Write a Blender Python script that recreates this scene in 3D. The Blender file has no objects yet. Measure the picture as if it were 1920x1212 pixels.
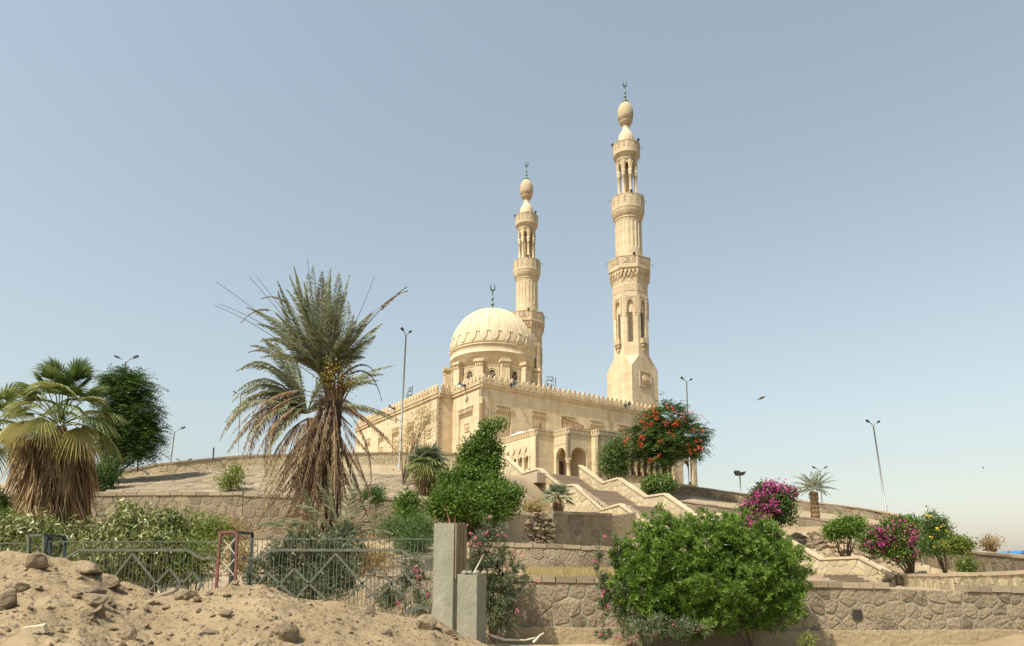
import bpy, math, random
import numpy as np
from mathutils import Vector, noise as mnoise
rnd = random.Random(11); rng = np.random.default_rng(7)
C = bpy.context.scene.collection; S = bpy.context.scene
# ------------------------------------------------------------------ camera, sky, sun
FPX, CXP, CYP, PITCH = 1330.0, 960.0, 880.0, math.atan(200/1330.0)
EYE = np.array([0, 0, 1.6])
cd = bpy.data.cameras.new('camera'); cam = bpy.data.objects.new('camera', cd); C.objects.link(cam); S.camera = cam
cd.sensor_width = 36; cd.lens = 36*FPX/1920; cd.shift_y = (CYP-606)/1920; cd.clip_end = 5000; cd.clip_start = .1
cam.location = EYE; cam.rotation_euler = (math.radians(90)+PITCH, 0, 0)
SUN_EL = math.radians(56); SUN_XY = np.array([-.70, -.71]); SUN_XY /= np.linalg.norm(SUN_XY)
w = bpy.data.worlds.new('World'); S.world = w; w.use_nodes = True
nt = w.node_tree; sky = nt.nodes.new('ShaderNodeTexSky'); sky.sky_type = 'NISHITA'; sky.sun_disc = False
sky.sun_elevation = SUN_EL; sky.sun_rotation = math.atan2(SUN_XY[0], SUN_XY[1]) % (2*math.pi)
sky.air_density = 1.75; sky.dust_density = 1.7; sky.ozone_density = 3.0; sky.altitude = 100
hsv = nt.nodes.new('ShaderNodeHueSaturation'); hsv.inputs['Hue'].default_value = .484; hsv.inputs['Saturation'].default_value = .57      # dusty, washed-out air
nt.links.new(sky.outputs[0], hsv.inputs['Color']); nt.links.new(hsv.outputs[0], nt.nodes['Background'].inputs[0]); nt.nodes['Background'].inputs[1].default_value = .10
sl = bpy.data.lights.new('sun', 'SUN'); sl.energy = 4.2; sl.angle = math.radians(.55); sl.color = (1, .95, .82)
so = bpy.data.objects.new('sun', sl); C.objects.link(so)
sd = Vector((SUN_XY[0]*math.cos(SUN_EL), SUN_XY[1]*math.cos(SUN_EL), math.sin(SUN_EL)))
so.rotation_euler = sd.to_track_quat('Z', 'Y').to_euler(); so.location = (-30, -30, 60)
S.view_settings.view_transform = 'Standard'; S.view_settings.look = 'None'; S.view_settings.gamma = 1
S.view_settings.exposure = 0.64; S.view_settings.use_curve_mapping = False
S.render.engine = 'CYCLES'; S.cycles.use_denoising = True
S.cycles.max_bounces = 6; S.cycles.transparent_max_bounces = 8

# ------------------------------------------------------------------ helpers
RX = np.array([1., 0, 0]); FW = np.array([0, math.cos(PITCH), math.sin(PITCH)]); UP = np.array([0, -math.sin(PITCH), math.cos(PITCH)])
def at(x, y, Y):                     # photo pixel + distance along the ground -> world point
    d = RX*(x-CXP)+UP*(CYP-y)+FW*FPX; return EYE+d*(Y/d[1])
def gx(x, Y): return (x-960)/1325*Y
def zy(y, Y): return at(960, y, Y)[2]
def pxm(Y): return Y/1335.0          # metres per photo pixel at distance Y
def tag(o, label=None, cat=None, group=None, kind=None):
    if label: o['label'] = label
    if cat: o['category'] = cat
    if group: o['group'] = group
    if kind: o['kind'] = kind
    return o
def link(name, me, mat=None, parent=None):
    o = bpy.data.objects.new(name, me); C.objects.link(o)
    if mat is not None and me is not None and not me.materials: me.materials.append(mat)
    if parent is not None: o.parent = parent
    return o
def empty(name, loc=(0, 0, 0), rz=0, parent=None):
    o = bpy.data.objects.new(name, None); C.objects.link(o); o.location = loc; o.rotation_euler = (0, 0, rz)
    o.empty_display_size = .2
    if parent is not None: o.parent = parent
    return o
def npmesh(name, V, F, tint=None, smooth=False):     # F: (n,k) int array, all faces with k corners
    V = np.asarray(V, np.float32); F = np.asarray(F, np.int32); n, k = F.shape
    me = bpy.data.meshes.new(name); me.vertices.add(len(V)); me.vertices.foreach_set('co', V.ravel())
    me.loops.add(n*k); me.loops.foreach_set('vertex_index', F.ravel()); me.polygons.add(n)
    me.polygons.foreach_set('loop_start', np.arange(0, n*k, k, dtype=np.int32))
    try: me.polygons.foreach_set('loop_total', np.full(n, k, np.int32))
    except Exception: pass
    if smooth: me.polygons.foreach_set('use_smooth', np.ones(n, bool))
    if tint is not None:
        a = me.attributes.new('tint', 'FLOAT', 'FACE'); a.data.foreach_set('value', np.asarray(tint, np.float32))
    me.update(calc_edges=True); return me
class MB:
    def __init__(s): s.v = []; s.f = []; s.sm = []
    def add(s, vs, fs, sm=False):
        b = len(s.v); s.v += [tuple(p) for p in vs]; s.f += [tuple(i+b for i in f) for f in fs]; s.sm += [sm]*len(fs); return s
    def box(s, x0, x1, y0, y1, z0, z1):
        return s.hexa([(x0,y0,z0),(x1,y0,z0),(x1,y1,z0),(x0,y1,z0),(x0,y0,z1),(x1,y0,z1),(x1,y1,z1),(x0,y1,z1)])
    def hexa(s, p): return s.add(p, [(3,2,1,0),(4,5,6,7),(0,1,5,4),(1,2,6,5),(2,3,7,6),(3,0,4,7)])
    def prism(s, poly, vec):         # polygon (3d points) pushed along vec
        n = len(poly); q = [tuple(np.add(p, vec)) for p in poly]
        return s.add(list(poly)+q, [tuple(range(n))[::-1], tuple(range(n, 2*n))]+[(i,(i+1)%n,n+(i+1)%n,n+i) for i in range(n)])
    def lathe(s, prof, n, c=(0,0), off=0., cap=True, sm=True, rf=None):
        vs = []; fs = []
        for r, z in prof:
            for i in range(n):
                a = off+2*math.pi*i/n; rr = r*(rf(a, r, z) if rf else 1); vs.append((c[0]+rr*math.cos(a), c[1]+rr*math.sin(a), z))
        m = len(prof)
        for j in range(m-1):
            for i in range(n): fs.append((j*n+i, j*n+(i+1)%n, (j+1)*n+(i+1)%n, (j+1)*n+i))
        s.add(vs, fs, sm)
        if cap: b = len(s.v)-len(vs); s.f += [tuple(b+i for i in range(n))[::-1], tuple(b+(m-1)*n+i for i in range(n))]; s.sm += [False]*2
        return s
    def tube(s, pts, r, n=6, r2=None, sm=True):
        pts = [Vector(p) for p in pts]; m = len(pts); vs = []; fs = []; up = None
        for j, p in enumerate(pts):
            t = (pts[min(j+1, m-1)]-pts[max(j-1, 0)]).normalized()
            if up is None: up = Vector((0,0,1)) if abs(t.z) < .9 else Vector((1,0,0))
            a = t.cross(up).normalized(); b = a.cross(t).normalized(); up = b
            rr = r if r2 is None else r+(r2-r)*j/max(1, m-1)
            for i in range(n): th = 2*math.pi*i/n; vs.append(p+a*(rr*math.cos(th))+b*(rr*math.sin(th)))
        for j in range(m-1):
            for i in range(n): fs.append((j*n+i, j*n+(i+1)%n, (j+1)*n+(i+1)%n, (j+1)*n+i))
        fs += [tuple(range(n)), tuple((m-1)*n+i for i in range(n))[::-1]]
        return s.add(vs, fs, sm)
    def bar(s, p, q, wd, up=(0,0,1)):    # square bar
        p, q, u = Vector(p), Vector(q), Vector(up); t = (q-p).normalized(); a = t.cross(u)
        if a.length < 1e-4: a = t.cross(Vector((1,0,0)))
        a = a.normalized()*wd/2; b = a.cross(t).normalized()*wd/2
        return s.hexa([p-a-b,p+a-b,p+a+b,p-a+b,q-a-b,q+a-b,q+a+b,q-a+b])
    def mesh(s, name):
        me = bpy.data.meshes.new(name); me.from_pydata(s.v, [], s.f); me.polygons.foreach_set('use_smooth', s.sm); me.update(); return me
    def build(s, name, mat, parent=None): return link(name, s.mesh(name), mat, parent)
def fixn(me):
    import bmesh; b = bmesh.new(); b.from_mesh(me); bmesh.ops.recalc_face_normals(b, faces=b.faces); b.to_mesh(me); b.free(); return me

# ------------------------------------------------------------------ materials
def newmat(name):
    m = bpy.data.materials.new(name); m.use_nodes = True; t = m.node_tree; return m, t, t.nodes, t.links, t.nodes['Principled BSDF']
def stone_mat(name, cols, rough=.9, nscale=6., bump=.4, bscale=25., objvar=True, streak=0., course=None, bdist=.02):
    m, t, N, L, P = newmat(name); P.inputs['Roughness'].default_value = rough; P.inputs['Specular IOR Level'].default_value = .25
    tc = N.new('ShaderNodeNewGeometry'); n1 = N.new('ShaderNodeTexNoise'); n1.inputs['Scale'].default_value = nscale; n1.inputs['Detail'].default_value = 6
    n1.inputs['Roughness'].default_value = .65
    L.new(tc.outputs['Position'], n1.inputs['Vector'])
    r = N.new('ShaderNodeValToRGB'); els = r.color_ramp.elements
    while len(els) < len(cols): els.new(.5)
    for i, c in enumerate(cols): els[i].position = .25+.5*i/max(1, len(cols)-1); els[i].color = (*c, 1)
    src = n1.outputs['Fac']
    if objvar:
        oi = N.new('ShaderNodeObjectInfo'); mm = N.new('ShaderNodeMath'); mm.operation = 'MULTIPLY_ADD'; mm.inputs[1].default_value = .5; L.new(oi.outputs['Random'], mm.inputs[0])
        m2 = N.new('ShaderNodeMath'); m2.operation = 'MULTIPLY_ADD'; m2.inputs[1].default_value = .55; m2.inputs[2].default_value = -.02
        L.new(src, m2.inputs[0]); L.new(m2.outputs[0], mm.inputs[2]); src = mm.outputs[0]
    L.new(src, r.inputs[0]); col = r.outputs[0]
    if streak:
        mp = N.new('ShaderNodeMapping'); mp.inputs['Scale'].default_value = (.8, .8, .12); L.new(tc.outputs['Position'], mp.inputs[0])
        n3 = N.new('ShaderNodeTexNoise'); n3.inputs['Scale'].default_value = 1.6; n3.inputs['Detail'].default_value = 8; L.new(mp.outputs[0], n3.inputs['Vector'])
        rr = N.new('ShaderNodeValToRGB'); rr.color_ramp.elements[0].position = .32; rr.color_ramp.elements[0].color = (1-streak, 1-streak*1.15, 1-streak*1.3, 1); rr.color_ramp.elements[1].position = .62
        L.new(n3.outputs['Fac'], rr.inputs[0]); mx = N.new('ShaderNodeMix'); mx.data_type = 'RGBA'; mx.blend_type = 'MULTIPLY'; mx.inputs[0].default_value = 1
        L.new(col, mx.inputs[6]); L.new(rr.outputs[0], mx.inputs[7]); col = mx.outputs[2]
    n2 = N.new('ShaderNodeTexNoise'); n2.inputs['Scale'].default_value = bscale; n2.inputs['Detail'].default_value = 5; L.new(tc.outputs['Position'], n2.inputs['Vector'])
    h = n2.outputs['Fac']
    if course:                        # thin horizontal joints between the courses of dressed stone
        sx = N.new('ShaderNodeSeparateXYZ'); L.new(tc.outputs['Position'], sx.inputs[0])
        a = N.new('ShaderNodeMath'); a.operation = 'MULTIPLY'; a.inputs[1].default_value = 1/course; L.new(sx.outputs[2], a.inputs[0])
        b = N.new('ShaderNodeMath'); b.operation = 'FRACT'; L.new(a.outputs[0], b.inputs[0])
        c = N.new('ShaderNodeMath'); c.operation = 'GREATER_THAN'; c.inputs[1].default_value = .93; L.new(b.outputs[0], c.inputs[0])
        mx = N.new('ShaderNodeMix'); mx.data_type = 'RGBA'; mx.blend_type = 'MULTIPLY'; mx.inputs[7].default_value = (.88, .85, .80, 1)
        L.new(c.outputs[0], mx.inputs[0]); L.new(col, mx.inputs[6]); col = mx.outputs[2]
        # each course carries its own slight tone
        fl = N.new('ShaderNodeMath'); fl.operation = 'FLOOR'; L.new(a.outputs[0], fl.inputs[0])
        dx = N.new('ShaderNodeMath'); dx.operation = 'MULTIPLY_ADD'; dx.inputs[1].default_value = 1.1; L.new(sx.outputs[0], dx.inputs[0]); L.new(sx.outputs[1], dx.inputs[2])
        dh = N.new('ShaderNodeMath'); dh.operation = 'MULTIPLY_ADD'; dh.inputs[1].default_value = .37; L.new(fl.outputs[0], dh.inputs[0]); L.new(dx.outputs[0], dh.inputs[2])
        df = N.new('ShaderNodeMath'); df.operation = 'FLOOR'; L.new(dh.outputs[0], df.inputs[0]); cb_ = N.new('ShaderNodeCombineXYZ'); L.new(df.outputs[0], cb_.inputs[0]); L.new(fl.outputs[0], cb_.inputs[1])
        wn = N.new('ShaderNodeTexWhiteNoise'); wn.noise_dimensions = '2D'; L.new(cb_.outputs[0], wn.inputs['Vector'])
        hs = N.new('ShaderNodeHueSaturation'); mr = N.new('ShaderNodeMapRange'); mr.inputs[3].default_value = .90; mr.inputs[4].default_value = 1.05
        L.new(wn.outputs['Value'], mr.inputs[0]); L.new(mr.outputs[0], hs.inputs['Value']); L.new(col, hs.inputs['Color']); col = hs.outputs[0]
    L.new(col, P.inputs['Base Color'])
    b = N.new('ShaderNodeBump'); b.inputs['Strength'].default_value = bump; b.inputs['Distance'].default_value = bdist
    L.new(h, b.inputs['Height']); L.new(b.outputs[0], P.inputs['Normal']); return m
def plain_mat(name, col, rough=.6, metal=0., var=.15, scale=8.):
    m, t, N, L, P = newmat(name); P.inputs['Roughness'].default_value = rough; P.inputs['Metallic'].default_value = metal
    n = N.new('ShaderNodeTexNoise'); n.inputs['Scale'].default_value = scale; n.inputs['Detail'].default_value = 4
    g = N.new('ShaderNodeNewGeometry'); L.new(g.outputs['Position'], n.inputs['Vector'])
    r = N.new('ShaderNodeValToRGB'); c = np.array(col)
    r.color_ramp.elements[0].position = .3; r.color_ramp.elements[0].color = (*(c*(1-var)), 1); r.color_ramp.elements[1].position = .7; r.color_ramp.elements[1].color = (*np.minimum(c*(1+var), 1), 1)
    L.new(n.outputs['Fac'], r.inputs[0]); L.new(r.outputs[0], P.inputs['Base Color']); return m
def leaf_mat(name, cols, trans=.3, rough=.5):
    m, t, N, L, P = newmat(name); P.inputs['Roughness'].default_value = rough; P.inputs['Specular IOR Level'].default_value = .35
    a = N.new('ShaderNodeAttribute'); a.attribute_name = 'tint'; r = N.new('ShaderNodeValToRGB'); els = r.color_ramp.elements
    while len(els) < len(cols): els.new(.5)
    for i, c in enumerate(cols): els[i].position = i/max(1, len(cols)-1); els[i].color = (*c, 1)
    L.new(a.outputs['Fac'], r.inputs[0]); L.new(r.outputs[0], P.inputs['Base Color'])
    tr = N.new('ShaderNodeBsdfTranslucent'); L.new(r.outputs[0], tr.inputs[0]); mx = N.new('ShaderNodeMixShader'); mx.inputs[0].default_value = trans
    L.new(P.outputs[0], mx.inputs[1]); L.new(tr.outputs[0], mx.inputs[2]); L.new(mx.outputs[0], N['Material Output'].inputs[0]); return m
CREAM = [(.605,.478,.305),(.65,.518,.335),(.685,.553,.365)]
M = {}
M['cream'] = stone_mat('cream_limestone', CREAM, nscale=1.3, bump=.22, bscale=14, objvar=False, streak=.17, course=.42)
M['cream_trim'] = stone_mat('cream_trim', [(.565,.44,.275),(.65,.52,.335)], nscale=5, bump=.3, bscale=30, objvar=False, streak=.22)
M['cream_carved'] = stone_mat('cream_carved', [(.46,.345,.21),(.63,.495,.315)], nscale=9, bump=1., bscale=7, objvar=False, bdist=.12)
def painted_hole_mat():  # solid stone; the shade inside the holes is painted as dark spots
    m, t, N, L, P = newmat('painted_hole_stone'); P.inputs['Roughness'].default_value = .9
    g = N.new('ShaderNodeNewGeometry'); v = N.new('ShaderNodeTexVoronoi'); v.inputs['Scale'].default_value = 5.5; v.inputs['Randomness'].default_value = .35; L.new(g.outputs['Position'], v.inputs['Vector'])
    r = N.new('ShaderNodeValToRGB'); r.color_ramp.interpolation = 'EASE'; r.color_ramp.elements[0].position = .30; r.color_ramp.elements[0].color = (.13,.085,.05,1); r.color_ramp.elements[1].position = .42; r.color_ramp.elements[1].color = (.56,.42,.27,1)
    L.new(v.outputs['Distance'], r.inputs[0]); L.new(r.outputs[0], P.inputs['Base Color']); b = N.new('ShaderNodeBump'); b.inputs['Distance'].default_value = .15; b.inputs['Strength'].default_value = 1.; L.new(v.outputs['Distance'], b.inputs['Height']); L.new(b.outputs[0], P.inputs['Normal']); return m
M['painted_holes'] = painted_hole_mat()
M['dome'] = stone_mat('dome_plaster', [(.615,.49,.315),(.685,.555,.37)], nscale=2, bump=.15, bscale=20, objvar=False, streak=.12)
M['grille'] = plain_mat('grille_dark', (.035,.028,.022), .8)
M['lattice'] = plain_mat('lattice_stone', (.36,.27,.18), .9)
M['door'] = plain_mat('door_wood', (.11,.055,.035), .6)
M['bronze'] = plain_mat('green_bronze', (.13,.17,.14), .45, .6)
M['dark_metal'] = plain_mat('dark_metal', (.05,.055,.055), .5, .5)
M['galv'] = plain_mat('galvanised_steel', (.30,.31,.30), .5, .4)
M['grey_paint'] = plain_mat('grey_green_paint', (.12,.12,.085), .6, .0, .3, 14)
M['dark_paint'] = plain_mat('dark_green_paint', (.035,.05,.045), .6, .0, .3, 14)
M['rust'] = plain_mat('red_oxide_paint', (.20,.075,.05), .75, 0, .35, 10)
M['pale_bar'] = plain_mat('pale_brace', (.55,.47,.36), .8, 0, .3, 20)
M['white'] = plain_mat('white_plastic', (.72,.72,.70), .6)
M['concrete'] = stone_mat('grey_concrete', [(.235,.225,.165),(.285,.27,.20),(.33,.315,.235)], nscale=3, bump=.45, bscale=30, objvar=False, streak=.22)
M['board'] = stone_mat('shuttering_board', [(.24,.18,.11),(.40,.33,.22)], nscale=5, bump=.3, bscale=40, objvar=False, streak=.5)
M['stone'] = stone_mat('rubble_stone', [(.17,.13,.085),(.24,.185,.12),(.29,.225,.14),(.25,.19,.13),(.33,.26,.165)], nscale=7, bump=1., bscale=11, bdist=.06)
M['stone_pale'] = stone_mat('pale_stone', [(.37,.295,.175),(.45,.365,.225),(.51,.42,.265)], nscale=5, bump=.7, bscale=14, bdist=.04)
M['stone_brown'] = stone_mat('brown_stone', [(.165,.125,.082),(.23,.175,.115),(.28,.22,.14)], nscale=6, bump=.9, bscale=12, bdist=.05)
M['mortar'] = stone_mat('mortar', [(.235,.21,.155),(.31,.275,.205)], nscale=5, bump=.6, bscale=25, objvar=False)
M['mortar_pale'] = stone_mat('mortar_pale', [(.34,.29,.205),(.44,.37,.26)], nscale=5, bump=.5, bscale=25, objvar=False)
M['coping'] = stone_mat('coping_stone', [(.22,.17,.115),(.31,.24,.16),(.37,.295,.195)], nscale=6, bump=.6, bscale=18)
M['coping_pale'] = stone_mat('coping_pale', [(.47,.37,.235),(.56,.45,.30)], nscale=4, bump=.4, bscale=20)
M['step'] = stone_mat('step_stone', [(.31,.235,.17),(.40,.31,.225)], nscale=6, bump=.5, bscale=20)
M['plinth'] = stone_mat('earth_plinth', [(.255,.19,.11),(.345,.265,.16)], nscale=4, bump=1., bscale=9, objvar=False, bdist=.05)
M['sand'] = stone_mat('sandy_soil', [(.205,.145,.080),(.265,.192,.108),(.325,.242,.142)], nscale=1.1, bump=1., bscale=22, objvar=False, bdist=.03)
M['ground'] = stone_mat('dry_earth', [(.25,.19,.118),(.33,.25,.155),(.385,.30,.19)], nscale=.5, bump=.8, bscale=5, objvar=False, bdist=.08)
M['rock'] = stone_mat('field_rock', [(.13,.095,.06),(.22,.162,.10),(.30,.225,.14)], nscale=5, bump=.9, bscale=14, bdist=.05)
M['trunk'] = stone_mat('bark', [(.10,.07,.045),(.20,.145,.10)], nscale=12, bump=1., bscale=30, objvar=False, bdist=.04)
M['palm_trunk'] = stone_mat('palm_bark', [(.13,.08,.045),(.33,.21,.10)], nscale=9, bump=1., bscale=18, objvar=False, bdist=.06)
M['dark_trunk'] = stone_mat('dark_palm_bark', [(.025,.018,.014),(.075,.05,.03)], nscale=9, bump=1., bscale=18, objvar=False, bdist=.06)
M['dead'] = leaf_mat('dead_frond', [(.10,.060,.032),(.24,.15,.08),(.40,.28,.155)], .15, .8)
M['skirt'] = leaf_mat('dead_skirt', [(.10,.06,.030),(.29,.185,.085),(.50,.35,.18)], .12, .8)
M['date_leaf'] = leaf_mat('date_leaf', [(.14,.155,.075),(.25,.26,.14),(.38,.38,.23)], .25)
M['fan_leaf'] = leaf_mat('fan_leaf', [(.06,.105,.025),(.15,.20,.05),(.30,.30,.10),(.46,.36,.10)], .35)
M['fan_blue'] = leaf_mat('fan_leaf_blue', [(.13,.16,.08),(.25,.29,.165)], .25)
M['shrub'] = leaf_mat('shrub_leaf', [(.045,.10,.013),(.115,.205,.024),(.225,.335,.055)], .35, .4)
M['bush'] = leaf_mat('bush_leaf', [(.045,.085,.012),(.10,.17,.022),(.18,.27,.045)], .3, .45)
M['acacia'] = leaf_mat('acacia_leaf', [(.032,.062,.014),(.065,.115,.023),(.13,.20,.04)], .25, .5)
M['flame'] = leaf_mat('flame_tree_leaf', [(.045,.08,.018),(.085,.14,.03),(.15,.21,.055)], .3, .5)
M['olea'] = leaf_mat('oleander_leaf', [(.055,.075,.03),(.11,.135,.058),(.21,.23,.12)], .2, .45)
M['mango'] = leaf_mat('mango_leaf', [(.085,.11,.025),(.20,.22,.065),(.36,.36,.15)], .2, .4)
M['lime'] = leaf_mat('lime_leaf', [(.09,.13,.022),(.19,.24,.04),(.30,.33,.08)], .35, .5)
M['feather'] = leaf_mat('feather_leaf', [(.05,.09,.022),(.10,.16,.04),(.16,.22,.06)], .35, .5)
M['grass'] = leaf_mat('dry_grass', [(.36,.25,.10),(.50,.38,.17),(.58,.46,.24)], .3, .8)
M['drybush'] = leaf_mat('dry_bush', [(.25,.15,.06),(.42,.30,.12),(.5,.40,.2)], .3, .8)
M['pink'] = leaf_mat('pink_petal', [(.55,.05,.13),(.72,.14,.24),(.80,.30,.38)], .3, .6)
M['magenta'] = leaf_mat('magenta_bract', [(.42,.02,.19),(.60,.05,.31),(.68,.18,.42)], .35, .6)
M['whitepet'] = leaf_mat('white_petal', [(.65,.63,.55),(.8,.78,.72)], .3, .6)
M['red'] = leaf_mat('red_petal', [(.55,.035,.02),(.75,.07,.03),(.80,.16,.06)], .3, .6)
M['yellow'] = leaf_mat('yellow_petal', [(.7,.45,.03),(.8,.6,.08)], .3, .6)
M['fruit'] = leaf_mat('date_fruit', [(.30,.22,.04),(.48,.36,.08)], .2, .5)
M['blue'] = plain_mat('blue_tarpaulin', (.03,.17,.42), .6)
M['feathercol'] = plain_mat('bird_feather', (.12,.09,.05), .8)
# ------------------------------------------------------------------ terrain: photo columns x, nodes (distance, height)
Zx = lambda y, Y: zy(y, Y)
COLS = {   # px:        fore        W1 base      W1 top        W2 base      W2 top       W3 base              W3 top               bank top            plateau        far
 -500: [(12.6,.55),(17,.6),(17.4,.7),(25,1.5),(25.4,1.6),(38,Zx(1014,38)),(38.4,Zx(930,38)),(50,Zx(935,50)),(51,Zx(930,50)),(130,5)],
  150: [(12.6,.55),(17,.6),(17.4,.7),(25,1.7),(25.4,1.8),(38,Zx(1014,38)),(38.4,Zx(929,38)),(49.5,Zx(898,49.5)),(50.2,Zx(896,50)),(130,7.5)],
  300: [(12.6,.55),(17,.6),(17.4,.7),(25,1.7),(25.4,1.8),(38,Zx(1014,38)),(38.4,Zx(929,38)),(50,Zx(890,50)),(50.7,Zx(888,50)),(130,8)],
  450: [(12.6,.5),(17,.6),(17.4,.7),(25,1.8),(25.4,1.9),(38,Zx(1014,38)),(38.4,Zx(929,38)),(52,Zx(875,52)),(53,Zx(873,52)),(130,9.5)],
  700: [(12.6,.4),(19,.3),(19.4,1.5),(26,1.9),(26.4,2.1),(39,Zx(1014,39)),(39.4,Zx(936,39)),(54.5,Zx(871,54.5)),(55.5,Zx(869,54.5)),(130,10.5)],
  860: [(12.6,.2),(18,.05),(18.4,1.45),(25.5,1.75),(25.9,2.3),(40,Zx(1010,40)),(40.4,Zx(945,40)),(56,Zx(872,56)),(57.5,10.4),(130,10.5)],
  950: [(12.6,.1),(17.6,0),(18,1.42),(25,1.6),(25.4,Zx(1024,25)),(42,Zx(1024,42)),(42.4,Zx(962,42)),(57,Zx(895,57)),(62,10.5),(130,10.5)],
 1145: [(12.6,.05),(17.6,-.05),(18,1.42),(25,1.6),(25.4,Zx(1031,25)),(50,Zx(1028,50)),(50.4,Zx(966,50)),(62,6.4),(66.5,10.3),(130,10.5)],
 1040: [(12.6,.08),(17.6,-.03),(18,1.42),(25,1.6),(25.4,Zx(1027,25)),(46,Zx(1027,46)),(46.4,Zx(964,46)),(62,6.8),(65.5,10.3),(130,10.5)],
 1300: [(12.6,0),(17.7,-.08),(18.1,1.35),(28,1.3),(29,1.4),(57.6,Zx(966,57.6)),(58,Zx(944,57.6)),(66,Zx(930,66)),(68.5,10.4),(130,10)],
 1390: [(12.6,0),(17.8,-.1),(18.2,1.3),(28,1.2),(40,1.3),(56.6,Zx(982,56.6)),(57,Zx(958,56.6)),(66,Zx(945,66)),(67,Zx(944,66)),(130,7)],
 1500: [(12.6,0),(17.9,-.1),(18.3,1.28),(28,.8),(47.5,2.0),(54.2,Zx(998,54.2)),(54.6,Zx(972,54.2)),(65,Zx(957,65)),(66,Zx(956,65)),(130,6)],
 1620: [(12.6,0),(18,-.1),(18.4,1.2),(26,.8),(44,1.3),(50.2,Zx(1028,50.2)),(50.6,Zx(988,50.2)),(63,Zx(971,63)),(64,Zx(970,63)),(130,5)],
 1700: [(12.6,0),(18,-.1),(18.4,1.18),(24,.8),(39,1.1),(46.6,Zx(1052,46.6)),(47,Zx(1005,46.6)),(58.5,Zx(990,58.5)),(59.5,Zx(989,58.5)),(130,4)],
 1770: [(12.6,0),(18,-.1),(18.4,1.18),(23,.8),(34,1.0),(41.6,Zx(1070,41.6)),(42,Zx(1036,41.6)),(50,Zx(1024,50)),(51,Zx(1024,50)),(130,3)],
 1920: [(12.6,0),(18.2,-.1),(18.6,1.15),(21,.8),(24,.9),(32,Zx(1072,32)),(32.4,Zx(1049,32)),(36,2.35),(60,2.2),(130,1.8)],
 2500: [(12.6,0),(18.4,-.1),(18.8,1.15),(20,.8),(22,.9),(26,1.75),(26.4,2.3),(30,2.3),(60,2),(130,1.5)]}
CK = sorted(COLS); CA = np.array([COLS[k] for k in CK])           # (cols, nodes, 2)
def column(x):
    x = min(max(x, CK[0]), CK[-1]); out = np.empty(CA.shape[1:])
    for j in range(CA.shape[1]):
        for q in range(2): out[j, q] = np.interp(x, CK, CA[:, j, q])
    return out
def profile(x):
    c = column(x); front = [(-6, 0.), (6, 0.), (9.5, c[0,1]*.5)]
    return np.array(front+[tuple(p) for p in c]+[(210, min(0, c[-1,1])-1.), (420, -2.), (2500, -2.)])
def tz(X, Y):
    p = profile(960+X/max(Y, .5)*1325); return float(np.interp(Y, p[:,0], p[:,1]))
U2 = np.array([.825, .565]); U2 /= np.linalg.norm(U2); V2 = np.array([-U2[1], U2[0]])
C0 = at(903, 717, 75.)[:2]; FLOOR = 10.7
def uvw(a, b, z=0): p = C0+U2*a+V2*b; return np.array([p[0], p[1], z])
def to_uv(X, Y): q = np.array([X, Y])-C0; return q@U2, q@V2
STU0, STU1 = -1.6, 2.15                                            # the staircase lies between these
STAIR = [(-13.6,10.7),(-16.9,8.75),(-18.9,8.75),(-22.1,6.95),(-24.2,6.95),(-27.3,5.1),(-29.3,5.1),(-32.5,3.25),(-34.5,3.25),(-37.4,1.65),(-39.8,1.65),(-42.3,.55)]
def stair_z(b): return float(np.interp(-b, [-q[0] for q in STAIR], [q[1] for q in STAIR]))
xs = np.concatenate([np.linspace(-500, 880, 60), np.linspace(900, 1720, 120), np.linspace(1735, 2500, 34)])
sub = [2,3,4,4,3,2,5,2,22,2,22,6,12,4,3,3]
V = []; prs = [profile(x) for x in xs]; nrow = None
for x, p in zip(xs, prs):
    ys = []
    for j in range(len(p)-1):
        for t in range(sub[j]): f = t/sub[j]; ys.append(p[j]*(1-f)+p[j+1]*f)
    ys.append(p[-1]); nrow = len(ys)
    for (Y, z) in ys:
        X = (x-960)/1325*(Y if Y > 1 else 1)*1.0 if Y > 1 else (x-960)/1325*8
        if Y < 8: X = (x-960)/1325*8
        if 12 < Y < 120:
            z += .05*mnoise.noise((X*.8, Y*.8, 0))*min(1, Y/20)
            a, b = to_uv(X, Y)
            if STU0-.5 < a < STU1+.5 and -44 < b < -11: z = min(z, stair_z(b)-.6)
            if -2.4 < a < 27 and -15 < b < 31: z = min(z, 10.45)
        V.append((X, Y, z))
nc = len(xs); i = np.arange(nc-1)[:, None]*nrow+np.arange(nrow-1)[None, :]
F = np.stack([i, i+nrow, i+nrow+1, i+1], -1).reshape(-1, 4)
tag(link('ground', npmesh('ground', V, F, smooth=False), M['ground']), 'dry sandy earth of the terraced hillside and the open lot', None, None, 'structure')
del V, F

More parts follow.
